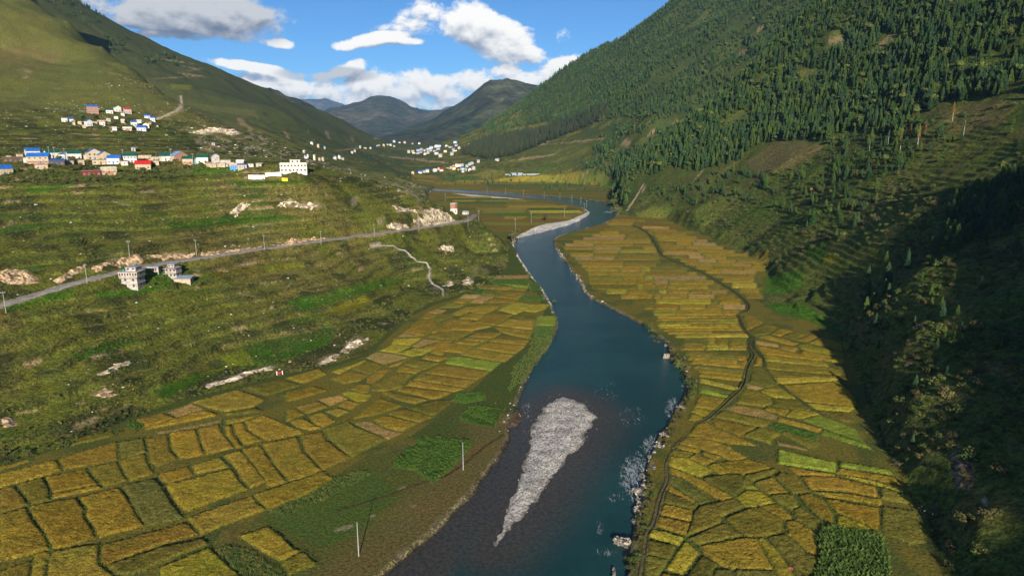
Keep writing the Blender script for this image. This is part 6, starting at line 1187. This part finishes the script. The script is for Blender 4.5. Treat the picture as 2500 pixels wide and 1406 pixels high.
x, y, z, px, py = cand(0, 130, 640, 830, 1.5); k = gsample(sdk, x, y) < .5; pp.append(np.stack([x[k], y[k]], 1)); pp = np.concatenate(pp); z = hz(pp[:, 0], pp[:, 1]); k = (z > WZ - .5) & (rn.random(len(pp)) < np.where(pp[:, 1] > 330, .55, .22) * sst(-.2, .3, fbm(pp[:, 0], pp[:, 1], 30, 2, 417))); n = int(k.sum())
scatter('bank_stones', np.column_stack([pp[k], z[k]]), np.clip(rn.lognormal(-.9, .5, n), .2, 1.2) * np.where(pp[k, 1] > 400, 1.5, 1), rn.random(n) * 6.28, rn.integers(0, 4, n), K_ST, 'pale stones lining both banks of the river', 'stones')
# loose pale rocks over the slopes on the left
x, y, z, px, py = cand(-560, 40, 220, 1250, 5.0); k = (rn.random(len(x)) < .10 + .5 * sst(.2, .5, fbm(x, y, 50, 3, 411)) * ((px > 480) | (y > 800))) & (gsample(dfl, x, y) > 2) & (x < -.05 * y) & (gsample(rd, x, y) > 4); n = int(k.sum())
scatter('slope_stones', np.column_stack([x[k], y[k], z[k]]), np.clip(rn.lognormal(-.5, .5, n), .3, 2.2) * np.where(y[k] > 700, 1.6, 1), rn.random(n) * 6.28, rn.integers(0, 4, n), K_ST, 'pale stones strewn over the hillsides', 'stones')

# ------------------------------------------------------------------ poles
M_POLE = flat_mat('concrete_pole', (.36, .355, .35), .7, .12, 2); M_CER = flat_mat('ceramic_insulator', (.75, .75, .72), .3); M_STEEL = flat_mat('galvanised_steel', (.40, .42, .44), .45, .1, 2, 0, .4)
b = MB(); b.tube([(0, 0, -.8), (0, 0, 0), (0, 0, 9.2)], [.15, .15, .08], 8); POLE_ = b.mesh('shaft', [M_POLE])
b = MB(); b.box((-.9, -.06, 8.55), (.9, .06, 8.67)); ARM_ = b.mesh('crossarm', [M_STEEL]); b = MB(); b.tube([(0, 0, 8.67), (0, 0, 8.78), (0, 0, 8.92)], [.06, .09, .04], 6); INS_ = b.mesh('insulator', [M_CER])
def pole(px, py, label, group=None, arm=True, hgt=9.2, dmax=1e9):
    p = ray(px, py)
    if p is None: return
    if p.y > dmax: x, y, _ = pix_at(px, py, dmax); p = Vector((float(x), float(dmax), float(hz(x, dmax))))
    t = thing('utility_pole', label, 'pole', p, rt_.uniform(-.5, .5), group); t.scale = (1, 1, hgt / 9.2); link('shaft', POLE_, t)
    if arm:
        link('crossarm', ARM_, t)
        for xo in (-.75, 0, .75): o = link('insulator', INS_, t); o.location = (xo, 0, 0)
pole(876, 1357, 'bare pale concrete pole nearest the camera on the river meadow', arm=False); pole(1131, 1147, 'bare pale concrete pole beside the bean plot on the river meadow', arm=False)
for px, py, wh in [(15,764,'at the left end of the road'),(213,691,'left of the four storey house'),(317,630,'on the bank behind the four storey house'),(480,624,'on the bank past the concrete houses'),(646,610,'in the middle of the road'),(784,598,'below the pale ledge'),(914,578,'at the start of the footpath'),(1023,566,'under the big rock cutting'),(1079,554,'at the right end of the rock cutting'),(1143,553,'just below the road bend'),(1169,539,'on the outside of the road bend')]: pole(px, py, 'grey utility pole beside the road ' + wh, 'poles along the hill road')
for i, (px, py) in enumerate([(1258,561),(1297,545),(1378,532),(1426,519),(1432,510),(1418,501),(1396,495),(1367,490),(1329,486),(1278,481),(1234,476),(1190,472),(1087,492)]): pole(px, py, 'thin distant power pole on the flat inside the river bend', 'distant poles along the river bend', hgt=12)
for px, py, wh in [(67,399,'beside the big blue barn'),(119,370,'on the field above the big blue barn'),(159,389,'in front of the small white hut'),(134,384,'in front of the first green roof'),(302,397,'left of the white house with teal windows'),(417,380,'behind the upper green roof'),(470,384,'right of the brick house'),(751,394,'right of the school')]: pole(px, py, 'grey pole in the hill village ' + wh, 'poles of the hill village', dmax=500)

# ------------------------------------------------------------------ single plants that stand out
def tree(px, py, h, kind, label, group=None, name='tree', crown=None, trunk=None, D0=None):
    p = ray(px, py); 
    if D0: x, y, _ = pix_at(px, py, D0); p = Vector((float(x), float(D0), float(hz(x, D0))))
    t = thing(name, label, 'tree', p, rt_.random() * 6, group); t.scale = (h, h, h); link('crown', crown, t); link('trunk', trunk, t)
DRYC = conifer_crown(R0, .45, .14, M_DRYN, .8); RUSTC = conifer_crown(R0, .3, .15, M_RUST, .8); SPARSE = conifer_crown(R0, .5, .10, M_CON2, .55); PT = conifer_trunk(R0, M_PALEBARK, .96, .014)
for px, py, h, cr, lab in [(2198,365,17,DRYC,'tall thin yellowing conifer at the lower forest edge'),(2240,358,17,DRYC,'tall yellow topped conifer with bare pale trunk'),(2222,335,11,RUSTC,'rust red dying conifer between the yellow ones'),(2258,330,12,RUSTC,'darker rusty conifer right of the yellow topped one'),(2168,352,12,SPARSE,'sparse pale trunked conifer left of the yellowing ones'),(2352,332,15,SPARSE,'nearly bare conifer on the meadow terraces'),(2122,370,11,SPARSE,'thin bare pole of a dead conifer at the forest corner'),(2325,296,15,DRYC,'yellowish conifer at the upper edge of the meadow terraces')]: tree(px, py, h, 0, lab, None, 'conifer_tree', cr, PT)
ORG = foliage(R0, 300, lumps_of(R0, 7, .42, .62), .06, M_ORANGE)
tree(1980, 472, 5.5, 0, 'small orange autumn tree among the scrub terraces', None, 'tree', ORG, BTREE[0][1]); tree(2030, 475, 5.0, 0, 'yellowish autumn tree right of the orange one', None, 'tree', foliage(R0, 300, lumps_of(R0, 7, .42, .6), .06, M_STRAW), BTREE[0][1])
for px, py, h, lab, D0 in [(1333,540,9,'lone round dark tree on the flat inside the river bend',None),(1253,592,13,'tall dark tree on the bank under the hill end',None),(1500,505,13,'dark broad tree at the water edge of the forest spur',None),(1512,522,10,'round dark bush tree where the ditch meets the river',None),(1352,745,3.6,'small bush tree leaning over the left bank',None),(104,412,7,'thin leafed tree before the low tan mud house',478),(150,405,6,'dark bushy tree before the sloping blue roof',480),(175,402,6,'grey green tree below the dark green roof',482),(300,402,5,'small dark tree below the square hut',486),(200,300,9,'large dark tree in the middle of the upper hamlet',None),(235,296,8,'dark tree right of the large one in the upper hamlet',None),(272,312,7,'dark tree under the concrete tower house',None),(170,312,7,'dark spreading tree below the blue roofs of the hamlet',None),(420,310,6,'dark tree at the right end of the upper hamlet',None)]: tree(px, py, h, 0, lab, None, 'tree', BTREE[int(px) % 2][0], BTREE[int(px) % 2][1], D0)

# ------------------------------------------------------------------ small things
p = ray(683, 915); t = thing('field_gate', 'small red gate between two white posts above the paddies', 'gate', p, math.atan2(-p.x, p.y)); 
for sx in (-1, 1): b = MB(); b.box((sx * 1.15 - .18, -.18, -.4), (sx * 1.15 + .18, .18, 1.6)); b.box((sx * 1.15 - .23, -.23, 1.601), (sx * 1.15 + .23, .23, 1.72)); link('post', b.mesh('post', [WALLM['white']]), t)
for sx in (-1, 1):
    b = MB(); b.box((.03 if sx > 0 else -.95, -.04, .1), (.95 if sx > 0 else -.03, .04, 1.45)); q = link('leaf', b.mesh('leaf', [flat_mat('red_gate_paint', (.34, .03, .02))]), t); b = MB(); b.box((sx * .12 - .04, -.09, .7), (sx * .12 + .04, -.045, .85)); link('handle', b.mesh('handle', [M_STEEL]), q)
def person(p, rz, cloth, legs, bend, label):
    t = thing('person', label, 'person', p, rz); s = math.sin(bend); c = math.cos(bend); hip = Vector((0, 0, .86)); sh = hip + Vector((0, -s * .5, c * .5)); nk = sh + Vector((0, -s * .08, c * .08)); hd = nk + Vector((0, -s * .13 - .02, c * .13 + .02))
    J = [hip, hip + Vector((.1, 0, -.04)), Vector((.11, -.03, .46)), Vector((.11, .02, .06)), Vector((.11, -.12, .03)), hip + Vector((-.1, 0, -.04)), Vector((-.11, .0, .46)), Vector((-.11, .06, .06)), Vector((-.11, -.08, .03)), (hip + sh) / 2, sh, nk, hd, hd + Vector((0, 0, .1)), sh + Vector((.18, 0, -.02)), sh + Vector((.24, -.06, -.28)), sh + Vector((.18, -.24, -.48)), sh + Vector((-.18, 0, -.02)), sh + Vector((-.24, -.06, -.28)), sh + Vector((-.18, -.22, -.48))]
    E = [(0, 1), (1, 2), (2, 3), (3, 4), (0, 5), (5, 6), (6, 7), (7, 8), (0, 9), (9, 10), (10, 11), (11, 12), (12, 13), (10, 14), (14, 15), (15, 16), (10, 17), (17, 18), (18, 19)]; R_ = [.14, .1, .075, .05, .04, .1, .075, .05, .04, .14, .13, .055, .095, .07, .065, .05, .035, .065, .05, .035]
    me = bpy.data.meshes.new('body'); me.from_pydata([tuple(v) for v in J], E, []); me.materials.append(cloth); o = link('body', me, t); o.modifiers.new('skin', 'SKIN')
    for i, v in enumerate(me.skin_vertices[0].data): v.radius = (R_[i], R_[i]); v.use_root = (i == 0)
    sd = o.modifiers.new('sub', 'SUBSURF'); sd.levels = sd.render_levels = 1
    b = MB()
    for k in range(6):
        a0, a1 = k * math.pi / 3, (k + 1) * math.pi / 3; b.tri(tuple(hd + Vector((math.cos(a0) * .12, math.sin(a0) * .12, .02))), tuple(hd + Vector((math.cos(a1) * .12, math.sin(a1) * .12, .02))), tuple(hd + Vector((0, .01, .17))))
    link('hair', b.mesh('hair', [M_PANE]), t)
    b = MB(); b.tube([tuple(hip + Vector((0, 0, .06))), (0, 0, .35)], [.17, .27], 8); link('skirt', b.mesh('skirt', [legs]), t)
M_PINK = flat_mat('pink_cloth', (.75, .12, .25)); M_REDC = flat_mat('red_cloth', (.65, .04, .04)); M_DKC = flat_mat('dark_cloth', (.06, .05, .07))
person(ray(1927, 1392), .6, M_PINK, M_PINK, 1.1, 'person in bright pink clothes bending among the paddies'); person(ray(741, 594), 1.2, M_REDC, M_DKC, .05, 'person in a red top walking along the hill road')
# ------------------------------------------------------------------ the air of the valley
def haze(density):
    me = bpy.data.meshes.new('haze'); bm = bmesh.new(); bmesh.ops.create_cube(bm, size=1)
    for v in bm.verts: v.co = Vector((v.co.x * 52000, v.co.y * 82000 , (v.co.z + .5) * 1000 - 52))
    bm.to_mesh(me); bm.free(); m = bpy.data.materials.new('valley_air'); m.use_nodes = True; nt = m.node_tree; nt.nodes.clear(); out = nt.nodes.new('ShaderNodeOutputMaterial'); pv = nt.nodes.new('ShaderNodeVolumePrincipled')
    pv.inputs['Color'].default_value = (.34, .60, 1.0, 1); pv.inputs['Density'].default_value = density; pv.inputs['Anisotropy'].default_value = 0.0; nt.links.new(pv.outputs[0], out.inputs['Volume']); me.materials.append(m)
    m.cycles.homogeneous_volume = True if hasattr(m.cycles, 'homogeneous_volume') else True
    link('haze', me, kind='stuff', label='thin blue haze filling the far end of the valley', category='haze')
haze(2.7e-5)
